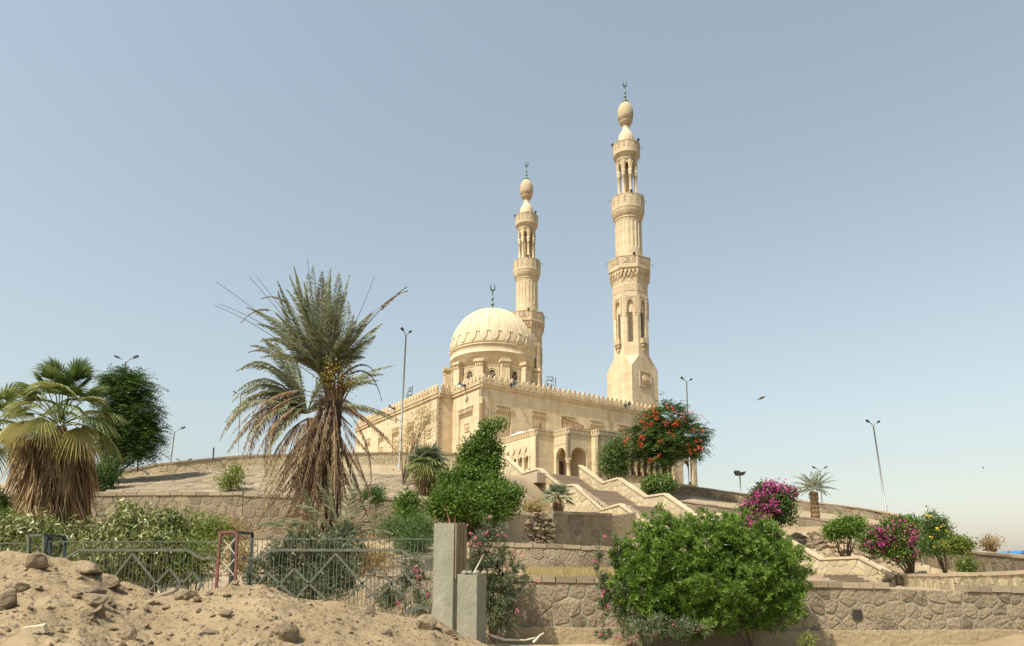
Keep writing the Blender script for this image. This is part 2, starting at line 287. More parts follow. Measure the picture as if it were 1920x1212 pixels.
# ------------------------------------------------------------------ stonework
def clip(poly, nx, ny, d):            # keep nx*x+ny*y <= d
    out = []; n = len(poly)
    for i in range(n):
        a, b = poly[i], poly[(i+1) % n]; da = nx*a[0]+ny*a[1]-d; db = nx*b[0]+ny*b[1]-d
        if da <= 0: out.append(a)
        if da*db < 0: t = da/(da-db); out.append((a[0]+(b[0]-a[0])*t, a[1]+(b[1]-a[1])*t))
    return out
def cells(L, H, sw, sh, gap, r, inside=None):
    nx = max(1, round(L/sw)); ny = max(1, round(H/sh)); sw = L/nx; sh = H/ny; seeds = []
    for j in range(ny):
        for i in range(-1, nx+2):
            s = (i+.5+(.5 if j % 2 else 0)+r.uniform(-.36, .36))*sw; t = (j+.5+r.uniform(-.3, .3))*sh
            if -sw*.6 < s < L+sw*.6: seeds.append((s+r.uniform(-.1,.1)*sw, t+r.uniform(-.08,.08)*sh))
    seeds = [q for q in seeds if r.random() > .16]+[(r.uniform(0, L), r.uniform(0, H)) for _ in range(int(.16*nx*ny))]
    sa = np.array(seeds); out = []
    for k, (s, t) in enumerate(seeds):
        if inside and not inside(min(max(s, 0), L), t): continue
        poly = [(max(0, s-2*sw), max(0, t-2*sh)), (min(L, s+2*sw), max(0, t-2*sh)), (min(L, s+2*sw), min(H, t+2*sh)), (max(0, s-2*sw), min(H, t+2*sh))]
        d = sa-sa[k]; near = np.where((abs(d[:,0]) < 3*sw) & (abs(d[:,1]) < 3*sh))[0]
        for m in near:
            if m == k: continue
            dx, dy = d[m]; l = math.hypot(dx, dy); nx_, ny_ = dx/l, dy/l
            poly = clip(poly, nx_, ny_, nx_*s+ny_*t+l/2-gap/2)
            if len(poly) < 3: break
        if len(poly) < 3: continue
        ar = abs(sum(poly[i][0]*poly[(i+1)%len(poly)][1]-poly[(i+1)%len(poly)][0]*poly[i][1] for i in range(len(poly))))/2
        if ar > .18*sw*sh: out.append(poly)
    return out
def lay_stones(parent, surf, L, H, sw, sh, gap, proud, mat, seed, name='stone', inside=None, limit=290):
    """surf(s,t,d) -> world point, d metres out of the face; every stone an object of its own"""
    r = random.Random(seed); polys = cells(L, H, sw, sh, gap, r, inside)
    def stone(poly):
        n = len(poly); cx = sum(p[0] for p in poly)/n; cy = sum(p[1] for p in poly)/n; h = proud*r.uniform(.5, 1.25); vs = []
        poly = [p for p in poly]
        ring = []
        for i in range(n):            # cut the corners a little so that stones look worn
            a, b, c = poly[i-1], poly[i], poly[(i+1) % n]
            ring.append((b[0]+(a[0]-b[0])*.10, b[1]+(a[1]-b[1])*.10)); ring.append((b[0]+(c[0]-b[0])*.10, b[1]+(c[1]-b[1])*.10))
        m = len(ring)
        for s, t in ring: vs.append(surf(s, t, -.006))
        for s, t in ring: k = r.uniform(.88, .95); vs.append(surf(cx+(s-cx)*k, cy+(t-cy)*k, h*r.uniform(.6, 1.)))
        vs.append(surf(cx+r.uniform(-.15,.15)*sw, cy+r.uniform(-.15,.15)*sh, h*r.uniform(.9, 1.35)))
        fs = [(i, (i+1) % m, m+(i+1) % m, m+i) for i in range(m)]+[(m+i, m+(i+1) % m, 2*m) for i in range(m)]
        return vs, fs
    r.shuffle(polys); rest = MB()
    for q, poly in enumerate(polys):
        vs, fs = stone(poly)
        if q < limit:
            me = bpy.data.meshes.new(name); me.from_pydata([tuple(v) for v in vs], [], fs); link(name, me, mat, parent)
        else: rest.add(vs, fs)
    if rest.v: tag(rest.build(name+'_infill', mat, parent), kind='stuff')
    return len(polys)
def resample(pts, step):
    P = np.array(pts, float); d = np.concatenate([[0], np.cumsum(np.linalg.norm(np.diff(P[:, :2], axis=0), axis=1))])
    s = np.linspace(0, d[-1], max(2, int(d[-1]/step)+1)); return s, np.stack([np.interp(s, d, P[:, k]) for k in range(P.shape[1])], 1)
def polywall(name, label, pts, th, sw, sh, mat='stone', mortar='mortar', cop=(.6,.14,.06), copmat='coping', proud=.026, gap=.03, seed=1, cat='wall', group=None, nocop=None, inside=None, hole=None, limit=290, flip=1):
    """pts: (X, Y, z base, z top) along the face that the photograph shows"""
    s, P = resample(pts, .4); n = len(s); T = np.gradient(P[:, :2], axis=0); T /= np.linalg.norm(T, axis=1)[:, None]
    Nn = np.stack([T[:,1], -T[:,0]], 1)*flip              # out of the face
    L = s[-1]; H = float(np.mean(P[:,3]-P[:,2]))
    def surf(a, t, d):
        x = np.interp(a, s, P[:,0]); y = np.interp(a, s, P[:,1]); zb = np.interp(a, s, P[:,2]); zt = np.interp(a, s, P[:,3])
        nx = np.interp(a, s, Nn[:,0]); ny = np.interp(a, s, Nn[:,1]); return (x+nx*d, y+ny*d, zb+(zt-zb)*t/H)
    mb = MB(); vs = []
    for i in range(n):
        a = s[i]; b = surf(a, 0, 0); t = surf(a, H, 0); bb = surf(a, 0, -th); tb = surf(a, H, -th)
        vs += [(b[0],b[1],b[2]-.5), t, tb, (bb[0],bb[1],bb[2]-.5)]
    fs = []
    for i in range(n-1):
        for k in range(4):
            if hole and k == 0 and hole[0] < (s[i]+s[i+1])/2 < hole[1]: continue
            fs.append((4*i+k, 4*i+(k+1)%4, 4*i+4+(k+1)%4, 4*i+4+k))
    fs += [(0,1,2,3), (4*n-4, 4*n-3, 4*n-2, 4*n-1)]
    mb.add(vs, fs)
    wob = tag(link(name, fixn(mb.mesh(name)), M[mortar]), label, cat, group)
    lay_stones(wob, surf, L, H, sw, sh, gap, proud, M[mat], seed, inside=inside, limit=limit)
    if cop:
        r = random.Random(seed+5); a = 0.
        while a < L-.15:
            l = cop[0]*r.uniform(.75, 1.3); b = min(L, a+l)
            if not (nocop and nocop(a, b)):
                c = MB(); jit = r.uniform(-.012, .012); o = cop[2]*r.uniform(.7, 1.2); hgt = cop[1]*r.uniform(.9, 1.1)
                lo = []; hi = []
                for q in (a+.012, b-.012):
                    for d in (o, -th-.04): p = surf(q, H, d); lo.append((p[0],p[1],p[2]-.01+jit)); hi.append((p[0],p[1],p[2]+hgt+jit))
                c.hexa([lo[0],lo[2],lo[3],lo[1],hi[0],hi[2],hi[3],hi[1]]); c.build('coping_block', M[copmat], wob)
            a = b
    return wob, surf, L, H
def wp(x, Y, zb, zt): return (gx(x, Y), Y, zb, zt)
def wpy(x, Y, yb, yt): return (gx(x, Y), Y, zy(yb, Y), zy(yt, Y))

# front retaining wall, its plinth and the terraces above it
w1 = [wp(690,19.,.25,1.62),wp(780,18.3,.15,1.58),wp(900,17.7,.05,1.5),wp(1000,17.6,0,1.46),wp(1145,17.6,-.05,1.42),wp(1300,17.7,-.08,1.38),wp(1450,17.85,-.1,1.34),wp(1665,18,-.1,1.28),wp(1780,18,-.1,1.22),wp(1990,18.3,-.1,1.16),wp(2400,18.6,-.1,1.14)]
s_, P_ = resample(w1, .4)
def s_at(x):
    pxs = 960+P_[:,0]/P_[:,1]*1325; return float(np.interp(x, pxs, s_))
broken = (s_at(1668), s_at(1782))
def in_front(s, t):
    return True
FW_, fsurf, fL, fH = polywall('retaining_wall', 'long front retaining wall of rubble stone behind the big round green shrub', w1, .35, .36, .31, cop=(.42,.15,.05), gap=.034, proud=.028, seed=3, nocop=lambda a, b: broken[0] < (a+b)/2 < broken[1], inside=in_front)
# drain hole: flat dark patch on the stones stands in for its shade
hs = s_at(1591); hm = MB()
for (a0, a1, t0, t1) in ((-.13,.13,.60,.86),):
    q = [fsurf(hs+a, t, .052) for a, t in ((-.12,.62),(.02,.60),(.12,.63),(.13,.78),(.11,.85),(-.03,.84),(-.11,.86),(-.13,.72))]; hm.add(q, [tuple(range(8))])
hm.build('dark_hole_patch', M['grille'], FW_)
pm = MB(); vs = []; sp, PP = resample([(p[0], p[1], 0, 0) for p in w1[2:]], .35)
for k, (x, y, _, _) in enumerate(PP):
    h = .36+.05*mnoise.noise((x*.8, 3, 0))-.10*max(0, min(1, (x-3)/5)); g = -.35; o1 = .16+.03*mnoise.noise((x*2, 0, 5)); o2 = .06
    vs += [(x, y-o1-.06, g), (x, y-o1, h*.55), (x, y-o1+.02, h), (x, y+.1, h+.02)]
pm.add(vs, [(4*i+k, 4*i+4+k, 4*i+5+k, 4*i+1+k) for i in range(len(PP)-1) for k in range(3)])
tag(pm.build('wall_footing', M['plinth'], FW_), 'worn earthen footing along the foot of the wall')
polywall('retaining_wall', 'low second terrace wall of brown stone above the strip of dry grass', [wpy(880,25.4,1062,1024),wpy(1000,25,1066,1026),wpy(1150,25,1068,1033),wpy(1330,26,1072,1045)], .35, .5, .4, cop=(.5,.14,.05), seed=5, mat='stone')
polywall('retaining_wall', 'rough grey-brown wall carrying the small fan palm beside the stairs', [wpy(1036,45.6,1030,964),wpy(1090,47.5,1030,966),wpy(1148,50,1030,968)], .4, .6, .5, cop=(.9,.2,.08), seed=6, mat='stone_brown', mortar='mortar')
polywall('retaining_wall', 'long terrace wall of tan stone with broken coping behind the leafy fence plants', [wpy(-120,38,1012,932),wpy(150,38,1012,930),wpy(300,38,1012,929),wpy(455,38,1012,929)], .4, .55, .46, cop=(.85,.17,.08), seed=7, mat='stone', mortar='mortar')
polywall('retaining_wall', 'shaded terrace wall half hidden behind the date palm and green bushes', [wpy(456,38,1012,931),wpy(700,39,1012,936),wpy(860,40,1010,945),wpy(945,42,1024,962)], .4, .6, .5, cop=(.9,.15,.08), seed=8, mat='stone_brown')
polywall('parapet_wall', 'pale tan parapet wall climbing along the skyline behind the palms', [wpy(150,49.6,903,898),wpy(215,49.6,902,887),wpy(300,50,894,872),wpy(445,52,877,857),wpy(560,53.3,874,853),wpy(740,55,871,851),wpy(870,56.2,873,853)], .4, .6, .45, cop=(1.0,.14,.07), seed=9, mat='stone_pale', mortar='mortar_pale')
polywall('parapet_wall', 'brown stone parapet wall curving down along the skyline from the annex', [wpy(1262,66,926,911),wpy(1306,66,931,915),wpy(1390,66,944,927),wpy(1487,65,957,939),wpy(1545,64.2,962,946),wpy(1597,63.4,968,952),wpy(1647,62,976,960),wpy(1680,60,985,967),wpy(1715,57,1003,982),wpy(1750,53.5,1020,1004),wpy(1800,48,1032,1022)], .4, .62, .45, cop=(1.1,.12,.07), seed=10, mat='stone_brown')
polywall('retaining_wall', 'brown stone terrace wall running behind the two bougainvilleas', [wpy(1275,58,962,941),wpy(1390,56.8,982,956),wpy(1482,54.9,995,969),wpy(1550,52.9,1012,978),wpy(1630,50,1032,988),wpy(1700,46.8,1054,1005),wpy(1765,41.8,1071,1032),wpy(1830,37,1073,1039),wpy(1930,31.7,1074,1049),wpy(2350,26.6,1077,1056)], .4, .62, .45, cop=(1.0,.12,.07), seed=12, mat='stone_brown')
polywall('parapet_wall', 'pale low parapet running from the foot of the stairs above the front wall', [wpy(1672,42.,1112,1081),wpy(1700,38.5,1112,1081),wpy(1760,32,1115,1081),wpy(1840,26.5,1118,1079),wpy(1930,22.6,1122,1076),wpy(2300,20.6,1126,1076)], .3, .62, .42, cop=(.75,.13,.05), copmat='coping_pale', seed=13, mat='stone_pale', mortar='mortar')
# sloping stone revetments on the bank between terrace wall and parapet
def bank(name, label, x0, x1, t0, t1, sw, sh, seed, mat, mortar, cat='revetment'):
    n = 40; cs = [column(x0+(x1-x0)*i/n) for i in range(n+1)]
    Ls = [0]
    def pt(i, t): c = cs[i]; a = c[6]*(1-t)+c[7]*t; x = x0+(x1-x0)*i/n; return np.array([gx(x, a[0]), a[0], a[1]])
    for i in range(n): Ls.append(Ls[-1]+np.linalg.norm(pt(i+1, (t0+t1)/2)-pt(i, (t0+t1)/2)))
    L = Ls[-1]; H = np.linalg.norm(pt(n//2, t1)-pt(n//2, t0))
    def surf(s, t, d):
        f = np.interp(s, Ls, range(n+1)); i = min(int(f), n-1); f -= i; q = t0+(t1-t0)*t/H
        p = pt(i, q)*(1-f)+pt(i+1, q)*f; return (p[0], p[1]-d*.25, p[2]+.07+d)
    mb = MB(); vs = []
    for i in range(n+1):
        for k in range(9): vs.append(surf(Ls[i], H*k/8, 0))
    mb.add(vs, [(i*9+k, i*9+9+k, i*9+10+k, i*9+1+k) for i in range(n) for k in range(8)])
    o = tag(link(name, mb.mesh(name), M[mortar]), label, cat); lay_stones(o, surf, L, H, sw, sh, .07, .05, M[mat], seed); return o
bank('stone_revetment', 'sloping paved stone bank between the dark round tree and the date palm', 196, 632, .02, .92, .8, .9, 21, 'stone', 'mortar')
bank('stone_revetment', 'sloping paved stone bank between the date palm and the tall irregular bush', 640, 940, .02, .62, .8, .9, 22, 'stone', 'mortar')

# ------------------------------------------------------------------ staircase up to the porch
st = tag(empty('staircase', uvw((STU0+STU1)/2, -13.6, 0)), 'long outdoor staircase with pale stone balustrades climbing to the mosque porch', 'staircase')
st.rotation_euler = (0, 0, 0); st.location = (0, 0, 0)
def uvbox(mb, a0, a1, b0, b1, z0, z1):
    mb.hexa([uvw(a0,b0,z0),uvw(a1,b0,z0),uvw(a1,b1,z0),uvw(a0,b1,z0),uvw(a0,b0,z1),uvw(a1,b0,z1),uvw(a1,b1,z1),uvw(a0,b1,z1)])
stepm = M['step']
for k in range(len(STAIR)-1):
    (b0, z0), (b1, z1) = STAIR[k], STAIR[k+1]
    if abs(z0-z1) < .01:
        m = MB(); uvbox(m, STU0+.1, STU1-.1, b1, b0, z0-.5, z0); m.build('landing', stepm, st); continue
    n = round((z0-z1)/.165)
    for q in range(n):
        zb = z0-(z0-z1)*(q+1)/n; m = MB(); uvbox(m, STU0+.1, STU1-.1, b0+(b1-b0)*(q+1)/n+.0, b0+(b1-b0)*q/n+.03, zb-.35, zb); 
        m.build('step', stepm, st)
m = MB(); uvbox(m, -2.6, STU1+1.6, -13.6, -11.0, 9.8, FLOOR-.01); m.build('landing', stepm, st)
def balustrade(name, a, th, prof, base, side, sw, seed, label):
    """prof: (b, z) of the coping line; base(b): foot of the wall; side: -1 shows the face towards -u"""
    P = [(*uvw(a, b)[:2], base(b), z) for b, z in prof]; s = [0]
    for i in range(len(prof)-1): s.append(s[-1]+abs(prof[i+1][0]-prof[i][0]))
    L = s[-1]; bs = [p[0] for p in prof]; zs = [p[1] for p in prof]
    def surf2(q, z, d): b = bs[0]-q; p = uvw(a-d, b); return (p[0], p[1], z)
    top = lambda q: float(np.interp(q, s, zs)); bot = lambda q: base(bs[0]-q)
    mb = MB(); ss = sorted(set(list(np.linspace(0, L, 90))+s)); vs = []
    for q in ss: vs += [surf2(q, bot(q)-.3, 0), surf2(q, top(q)-.12, 0), surf2(q, top(q)-.12, -th), surf2(q, bot(q)-.3, -th)]
    n = len(ss); fs = [(4*i+k, 4*i+4+k, 4*i+4+(k+1)%4, 4*i+(k+1)%4) for i in range(n-1) for k in range(4)]+[(0,1,2,3), (4*n-4,4*n-3,4*n-2,4*n-1)]
    mb.add(vs, fs); o = link(name, fixn(mb.mesh(name)), M['mortar_pale'], st)
    if label: o['label'] = label
    zmin = min(bot(q) for q in ss); H = max(zs)-zmin
    lay_stones(o, lambda q, t, d: surf2(q, min(zmin+t, top(q)-.14), d), L, H, sw, .5, .06, .035, M['stone_pale'], seed, inside=lambda q, t: bot(q)-.1 < zmin+t < top(q)-.25)
    for i in range(len(prof)-1):                              # coping slabs
        q0, q1 = s[i], s[i+1]; k = max(1, round((q1-q0)/1.1))
        for j in range(k):
            a0 = q0+(q1-q0)*j/k+.006; a1 = q0+(q1-q0)*(j+1)/k-.006; c = MB()
            lo = [surf2(a0, top(a0)-.13, .09), surf2(a1, top(a1)-.13, .09), surf2(a1, top(a1)-.13, -th-.09), surf2(a0, top(a0)-.13, -th-.09)]
            c.hexa(lo+[(p[0], p[1], p[2]+.15) for p in lo]); c.build('coping_slab', M['coping_pale'], o)
    return o
RP = [(-13.7,11.75),(-16.9,9.8),(-18.9,9.98),(-22.1,8.08),(-24.2,8.12),(-27.3,6.15),(-29.4,6.15),(-32.5,4.35),(-34.4,4.4),(-37.4,2.72),(-39.9,2.77),(-42.0,1.62)]
LP = [(-6.9,13.2),(-10.0,11.17),(-12.4,11.32),(-15.7,9.36),(-17.4,9.3),(-21.0,6.92),(-23.0,7.18),(-26.6,5.15),(-28.6,5.15),(-31.8,3.3),(-33.8,3.3),(-36.9,1.75)]
balustrade('balustrade', STU1, .4, RP, lambda b: stair_z(b)-.1 if b > -43 else .4, -1, .42, 31, 'balustrade along the far side of the stairs')
def lbase(b): p = uvw(STU0, b); return min(tz(p[0], p[1]), float(np.interp(b, [q[0] for q in LP][::-1], [q[1] for q in LP][::-1]))-1.0)
balustrade('balustrade', STU0, .4, LP, lbase, -1, .62, 32, 'tall near-side balustrade wall of the stairs')

# ------------------------------------------------------------------ the mosque (local frame: x along the front, y into the building, z from the porch floor)
ROT = math.atan2(U2[1], U2[0])
mq = tag(empty('mosque', (C0[0], C0[1], FLOOR), ROT), 'cream limestone mosque with ribbed dome, two tall minarets and arched porch on the hilltop', 'mosque')
class FR:                             # a wall face: a along it, d out of it, z up
    def __init__(s, o, A, N): s.o = np.array([o[0], o[1], 0.]); s.A = np.array([A[0], A[1], 0.]); s.N = np.array([N[0], N[1], 0.])
    def p(s, a, d, z): return tuple(s.o+s.A*a+s.N*d+np.array([0, 0, z]))
    def box(s, mb, a0, a1, d0, d1, z0, z1):
        return mb.hexa([s.p(a0,d0,z0),s.p(a1,d0,z0),s.p(a1,d1,z0),s.p(a0,d1,z0),s.p(a0,d0,z1),s.p(a1,d0,z1),s.p(a1,d1,z1),s.p(a0,d1,z1)])
    def ext(s, mb, poly, d0, d1):     # 2d polygon (a,z) given depth
        return mb.prism([s.p(a, d0, z) for a, z in poly], tuple(s.N*(d1-d0)))
def arch_pts(w, spring, apex, n=8):   # pointed arch, left jamb to right jamb
    h = apex-spring; pts = []
    for i in range(n+1):
        t = i/n; x = -w/2*math.cos(t*math.pi/2*.999); zz = h*(math.sin(t*math.pi/2)**.82); pts.append((x, spring+zz))
    return pts+[(-x, z) for x, z in pts[-2::-1]]
def arch_wall(mb, fr, a0, a1, z0, z1, cx, w, spring, apex, d0, d1):
    ap = arch_pts(w, spring, apex); fr.box(mb, a0, cx-w/2, d0, d1, z0, z1); fr.box(mb, cx+w/2, a1, d0, d1, z0, z1)
    for (x0, h0), (x1, h1) in zip(ap, ap[1:]):
        if x1-x0 < 1e-5: continue
        fr.ext(mb, [(cx+x0, h0), (cx+x1, h1), (cx+x1, z1), (cx+x0, z1)], d0, d1)
def wall_recess(mb, fr, L, z0, z1, recs, th, a_start=0.):
    """wall slab of thickness th whose listed rectangles are sunk by rd"""
    recs = sorted(recs); a = a_start
    for (r0, r1, zb, zt, rd) in recs:
        fr.box(mb, a, r0, -th, 0, z0, z1); fr.box(mb, r0, r1, -th, 0, z0, zb); fr.box(mb, r0, r1, -th, 0, zt, z1); fr.box(mb, r0, r1, -th, -rd, zb, zt); a = r1
    fr.box(mb, a, L, -th, 0, z0, z1)
HT = 11.15; ZC = 11.75
faces = [('front', FR((0, 0), (1, 0), (0, -1)), 27.6, 0.0), ('side', FR((0, 6.31), (0, -1), (-1, 0)), 6.31, 0.0), ('out', FR((-1.82, 31), (0, -1), (-1, 0)), 31-6.31, 0.0), ('ret', FR((-1.82, 6.31), (1, 0), (0, -1)), 1.82, 0.)]
def recess(r0, w, zb): return (r0, r0+w, zb, 9.47, .22)
REC = {'front': [recess(x, 2.0, 4.0) for x in (1.88, 6.8, 11.0, 15.4, 19.9)], 'side': [recess(6.31-4.91, 3.05, 1.0)], 'out': [recess(31-9.92-4.4*k, 1.75, 1.0) for k in range(5)], 'ret': []}
for nm, fr, L, _ in faces:
    mb = MB(); wall_recess(mb, fr, L, -1.2, HT, REC[nm], .5); wl = mb.build('wall', M['cream'], mq)
    cn = MB(); e0 = .0
    for z0, z1, o in ((HT, HT+.14, .06), (HT+.14, HT+.46, .16), (HT+.46, ZC, .26)):
        fr.box(cn, 0 if nm in ('front',) else 0, L, -.5, o, z0+.001, z1)
    if nm == 'front': pass
    cn.build('cornice', M['cream_trim'], wl)
    for (r0, r1, zb, zt, rd) in REC[nm]:
        nn = max(6, round((r1-r0)/.25)); pw = (r1-r0)/nn; hd = MB()
        fr.box(hd, r0-.10, r1+.10, .001, .13, zt-.02, zt+.07)
        for k in range(nn):            # tooth row of the hood and the hanging drops below it
            fr.box(hd, r0+k*pw+pw*.22, r0+k*pw+pw*.78, -rd+.001, .09, zt-.52, zt-.03)
            c = r0+(k+.5)*pw; fr.ext(hd, [(c-pw*.40, zt-.52), (c+pw*.40, zt-.52), (c+pw*.40, zt-.66), (c+.02, zt-.86), (c-.02, zt-.86), (c-pw*.40, zt-.66)], -rd+.001, -rd+.14)
        hd.build('window_hood', M['cream_trim'], mq)
        fm = MB(); c = (r0+r1)/2      # carved square panel with a round boss
        zc_ = 7.35; hw = .5
        for q in ((c-hw, c+hw, zc_-hw, zc_-hw+.1), (c-hw, c+hw, zc_+hw-.1, zc_+hw), (c-hw, c-hw+.1, zc_-hw+.1, zc_+hw-.1), (c+hw-.1, c+hw, zc_-hw+.1, zc_+hw-.1)): fr.box(fm, q[0], q[1], -rd, -rd+.10, q[2], q[3])
        pts = [(c+.3*math.cos(t*math.pi/6), zc_+.3*math.sin(t*math.pi/6)) for t in range(12)]; fr.ext(fm, pts, -rd, -rd+.09)
        pts = [(c+.15*math.cos(t*math.pi/6), zc_+.15*math.sin(t*math.pi/6)) for t in range(12)]; fr.ext(fm, pts, -rd, -rd+.16)
        fm.build('carved_panel', M['cream_trim'], mq)
        if nm != 'front':             # blind lobed arch with a pierced screen below
            am = MB(); ap = arch_pts((r1-r0)*.72, 4.3, 5.7); lob = []
            for (x0, h0), (x1, h1) in zip(ap, ap[1:]):
                am.tube([fr.p(c+x0, -rd+.05, h0), fr.p(c+x1, -rd+.05, h1)], .09, 6)
            for sx in (-1, 1): am.tube([fr.p(c+sx*(r1-r0)*.36, -rd+.05, 1.0), fr.p(c+sx*(r1-r0)*.36, -rd+.05, 4.3)], .10, 6)
            am.build('blind_arch', M['cream_trim'], mq)
            gm = MB(); apn = arch_pts((r1-r0)*.5, 4.0, 5.2); fr.ext(gm, [(c-(r1-r0)*.25, 1.2)]+[(c+x, z) for x, z in apn]+[(c+(r1-r0)*.25, 1.2)], -rd, -rd+.012); gm.build('window_screen', M['lattice'], mq)
# merlons: one trefoil shape, copied along the parapet
mer2 = [(-.34,0),(.34,0),(.34,.2),(.2,.3),(.2,.4),(.30,.47),(.30,.62),(.17,.70),(.17,.82),(.10,.94),(0,1.02),(-.10,.94),(-.17,.82),(-.17,.70),(-.30,.62),(-.30,.47),(-.2,.4),(-.2,.3),(-.34,.2)]
mm_ = MB(); mm_.prism([(a, -.11, z) for a, z in mer2], (0, .22, 0)); 
mm_.prism([(a*.5, -.16, .12+z*.5) for a, z in mer2], (0, .05, 0)); merlon = fixn(mm_.mesh('merlon')); merlon.materials.append(M['cream_trim'])
def merlons(p0, p1, n):
    p0, p1 = np.array(p0), np.array(p1); an = math.atan2(*(p1-p0)[::-1])
    for k in range(n):
        q = p0+(p1-p0)*(k+.5)/n; o = link('merlon', merlon, None, mq); o.location = (q[0], q[1], ZC); o.rotation_euler = (0, 0, an)
merlons((-.1, -.08), (27.5, -.08), 37); merlons((-.1, 6.2), (-.1, .1), 8); merlons((-1.9, 30.5), (-1.9, 6.35), 32); merlons((-1.7, 6.23), (-.25, 6.23), 2)
rf = MB(); rf.prism([(.4,.4,ZC-.5),(27.2,.4,ZC-.5),(27.2,30.6,ZC-.5),(-1.4,30.6,ZC-.5),(-1.4,6.7,ZC-.5),(.4,6.7,ZC-.5)], (0,0,.3)); rf.build('roof', M['cream_trim'], mq)
bk = MB(); bk.box(27.1, 27.6, .5, 31, -1.2, ZC); bk.box(-1.3, 27.1, 30.5, 31, -1.2, ZC); bk.build('wall', M['cream'], mq)
# corner colonnette, drain pipes
cc = MB(); cc.lathe([(.17,2),(.17,9.3),(.22,9.35),(.22,9.5),(.16,9.55),(.25,9.9),(.25,10.05)], 10, (-.03, -.03)); cc.build('corner_column', M['cream_trim'], mq)
for px_, py_ in ((1.0, -.1), (18.4, -.1)):
    m = MB(); m.tube([(px_, py_, 4), (px_, py_, HT-.2)], .065, 6); m.build('drain_pipe', M['cream_trim'], mq)
# ---- dome
DA, DB, DR = 8.45, 11.0, 5.42
dp = [(0,0)]
drum = MB(); drum.lathe([(DR*1.0,9.5),(DR*1.0,18.0),(DR*1.006,18.02),(DR*1.006,18.1),(DR*1.0,18.12),(DR*1.0,18.95),(DR*1.014,18.98),(DR*1.014,19.12),(DR*1.0,19.2)], 96, (DA, DB))
drum = drum.build('drum', M['cream'], mq)
prof = []
for k in range(33):
    t = k/32*math.pi/2; prof.append((DR*1.005*max(.001, math.cos(t))**.93, 19.2+6.0*math.sin(t)))
def flute(a, r, z):
    f = abs(((a*24/(2*math.pi)) % 1)-.5)*2; return 1+.014*(1-(1-f)**2)*min(1, (z-19.2)/1.2 if z > 19.2 else 0)
dome = MB(); dome.lathe(prof, 240, (DA, DB), rf=flute); dome = dome.build('dome', M['dome'], mq)
def dpt(az, z, e=0.):
    s = min(1, max(0, (z-19.2)/6.0)); t = math.asin(s); r = DR*1.005*max(.001, math.cos(t))**.93+e; return (DA+r*math.cos(az), DB+r*math.sin(az), z)
for k in range(24):
    az = 2*math.pi*(k+.5)/24; rb = MB()
    for sgn in (-1, 1):
        pts = []
        for q in range(13):
            z = 20.75+4.25*q/12; s = (z-19.2)/6; da = sgn*.028*(1-.2*q/12); pts.append(dpt(az+da, z, .02))
        rb.tube(pts, .07, 5)
    rb.tube([dpt(az-.045, 20.75, .03), dpt(az+.045, 20.75, .03)], .06, 5)
    rb.build('rib', M['dome'], dome)
    sc = MB(); a0, a1 = az+.03, az+2*math.pi/24-.03; pts = []
    for q in range(13):
        t = q/12; z = 20.72-1.15*math.sin(t*math.pi)**.6; pts.append(dpt(a0+(a1-a0)*t, z, .03))
    sc.tube(pts, .095, 5); mid = (a0+a1)/2; sc.tube([dpt(mid, 19.55, .03), dpt(mid, 19.33, .03)], .09, 6); sc.build('scallop', M['dome'], dome)
def finial(c, z0, sc, par, thick=1.):
    m = MB(); q = lambda r, z: (r*sc*thick, z0+z*sc)
    m.lathe([q(.42,0),(q(.40,.04)),q(.16,.16),q(.09,.5),q(.08,.62),q(.17,.74),q(.17,.84),q(.07,.96),q(.06,1.22),q(.14,1.34),q(.14,1.42),q(.06,1.54),q(.05,2.05),q(.09,2.12),q(.05,2.2)], 12, c)
    cr = []; R = .42*sc; zc = z0+2.2*sc+R
    n = 20; vo = []; vi = []
    for k in range(n+1):
        t = -math.pi/2-2.55+5.1*k/n; wth = .13*sc*math.cos((k/n-.5)*math.pi)**.8+.008
        vo.append((R*math.cos(t)*.72, R*math.sin(t))); vi.append(((R-wth*1.6)*math.cos(t)*.72, (R-wth*1.6)*math.sin(t)+0))
    h = .05*sc*thick
    for k in range(n):
        pl = [vo[k], vo[k+1], vi[k+1], vi[k]]; m.prism([(c[0]+x*.9, c[1]-x*.3-h, zc+z) for x, z in pl], (h*.6, 2*h, 0))
    return m.build('finial', M['bronze'], par)
finial((DA, DB), 25.15, 1.25, dome)
VA = math.atan2(-(C0+U2*DA+V2*DB)[1], -(C0+U2*DA+V2*DB)[0])-ROT      # direction from the dome to the street
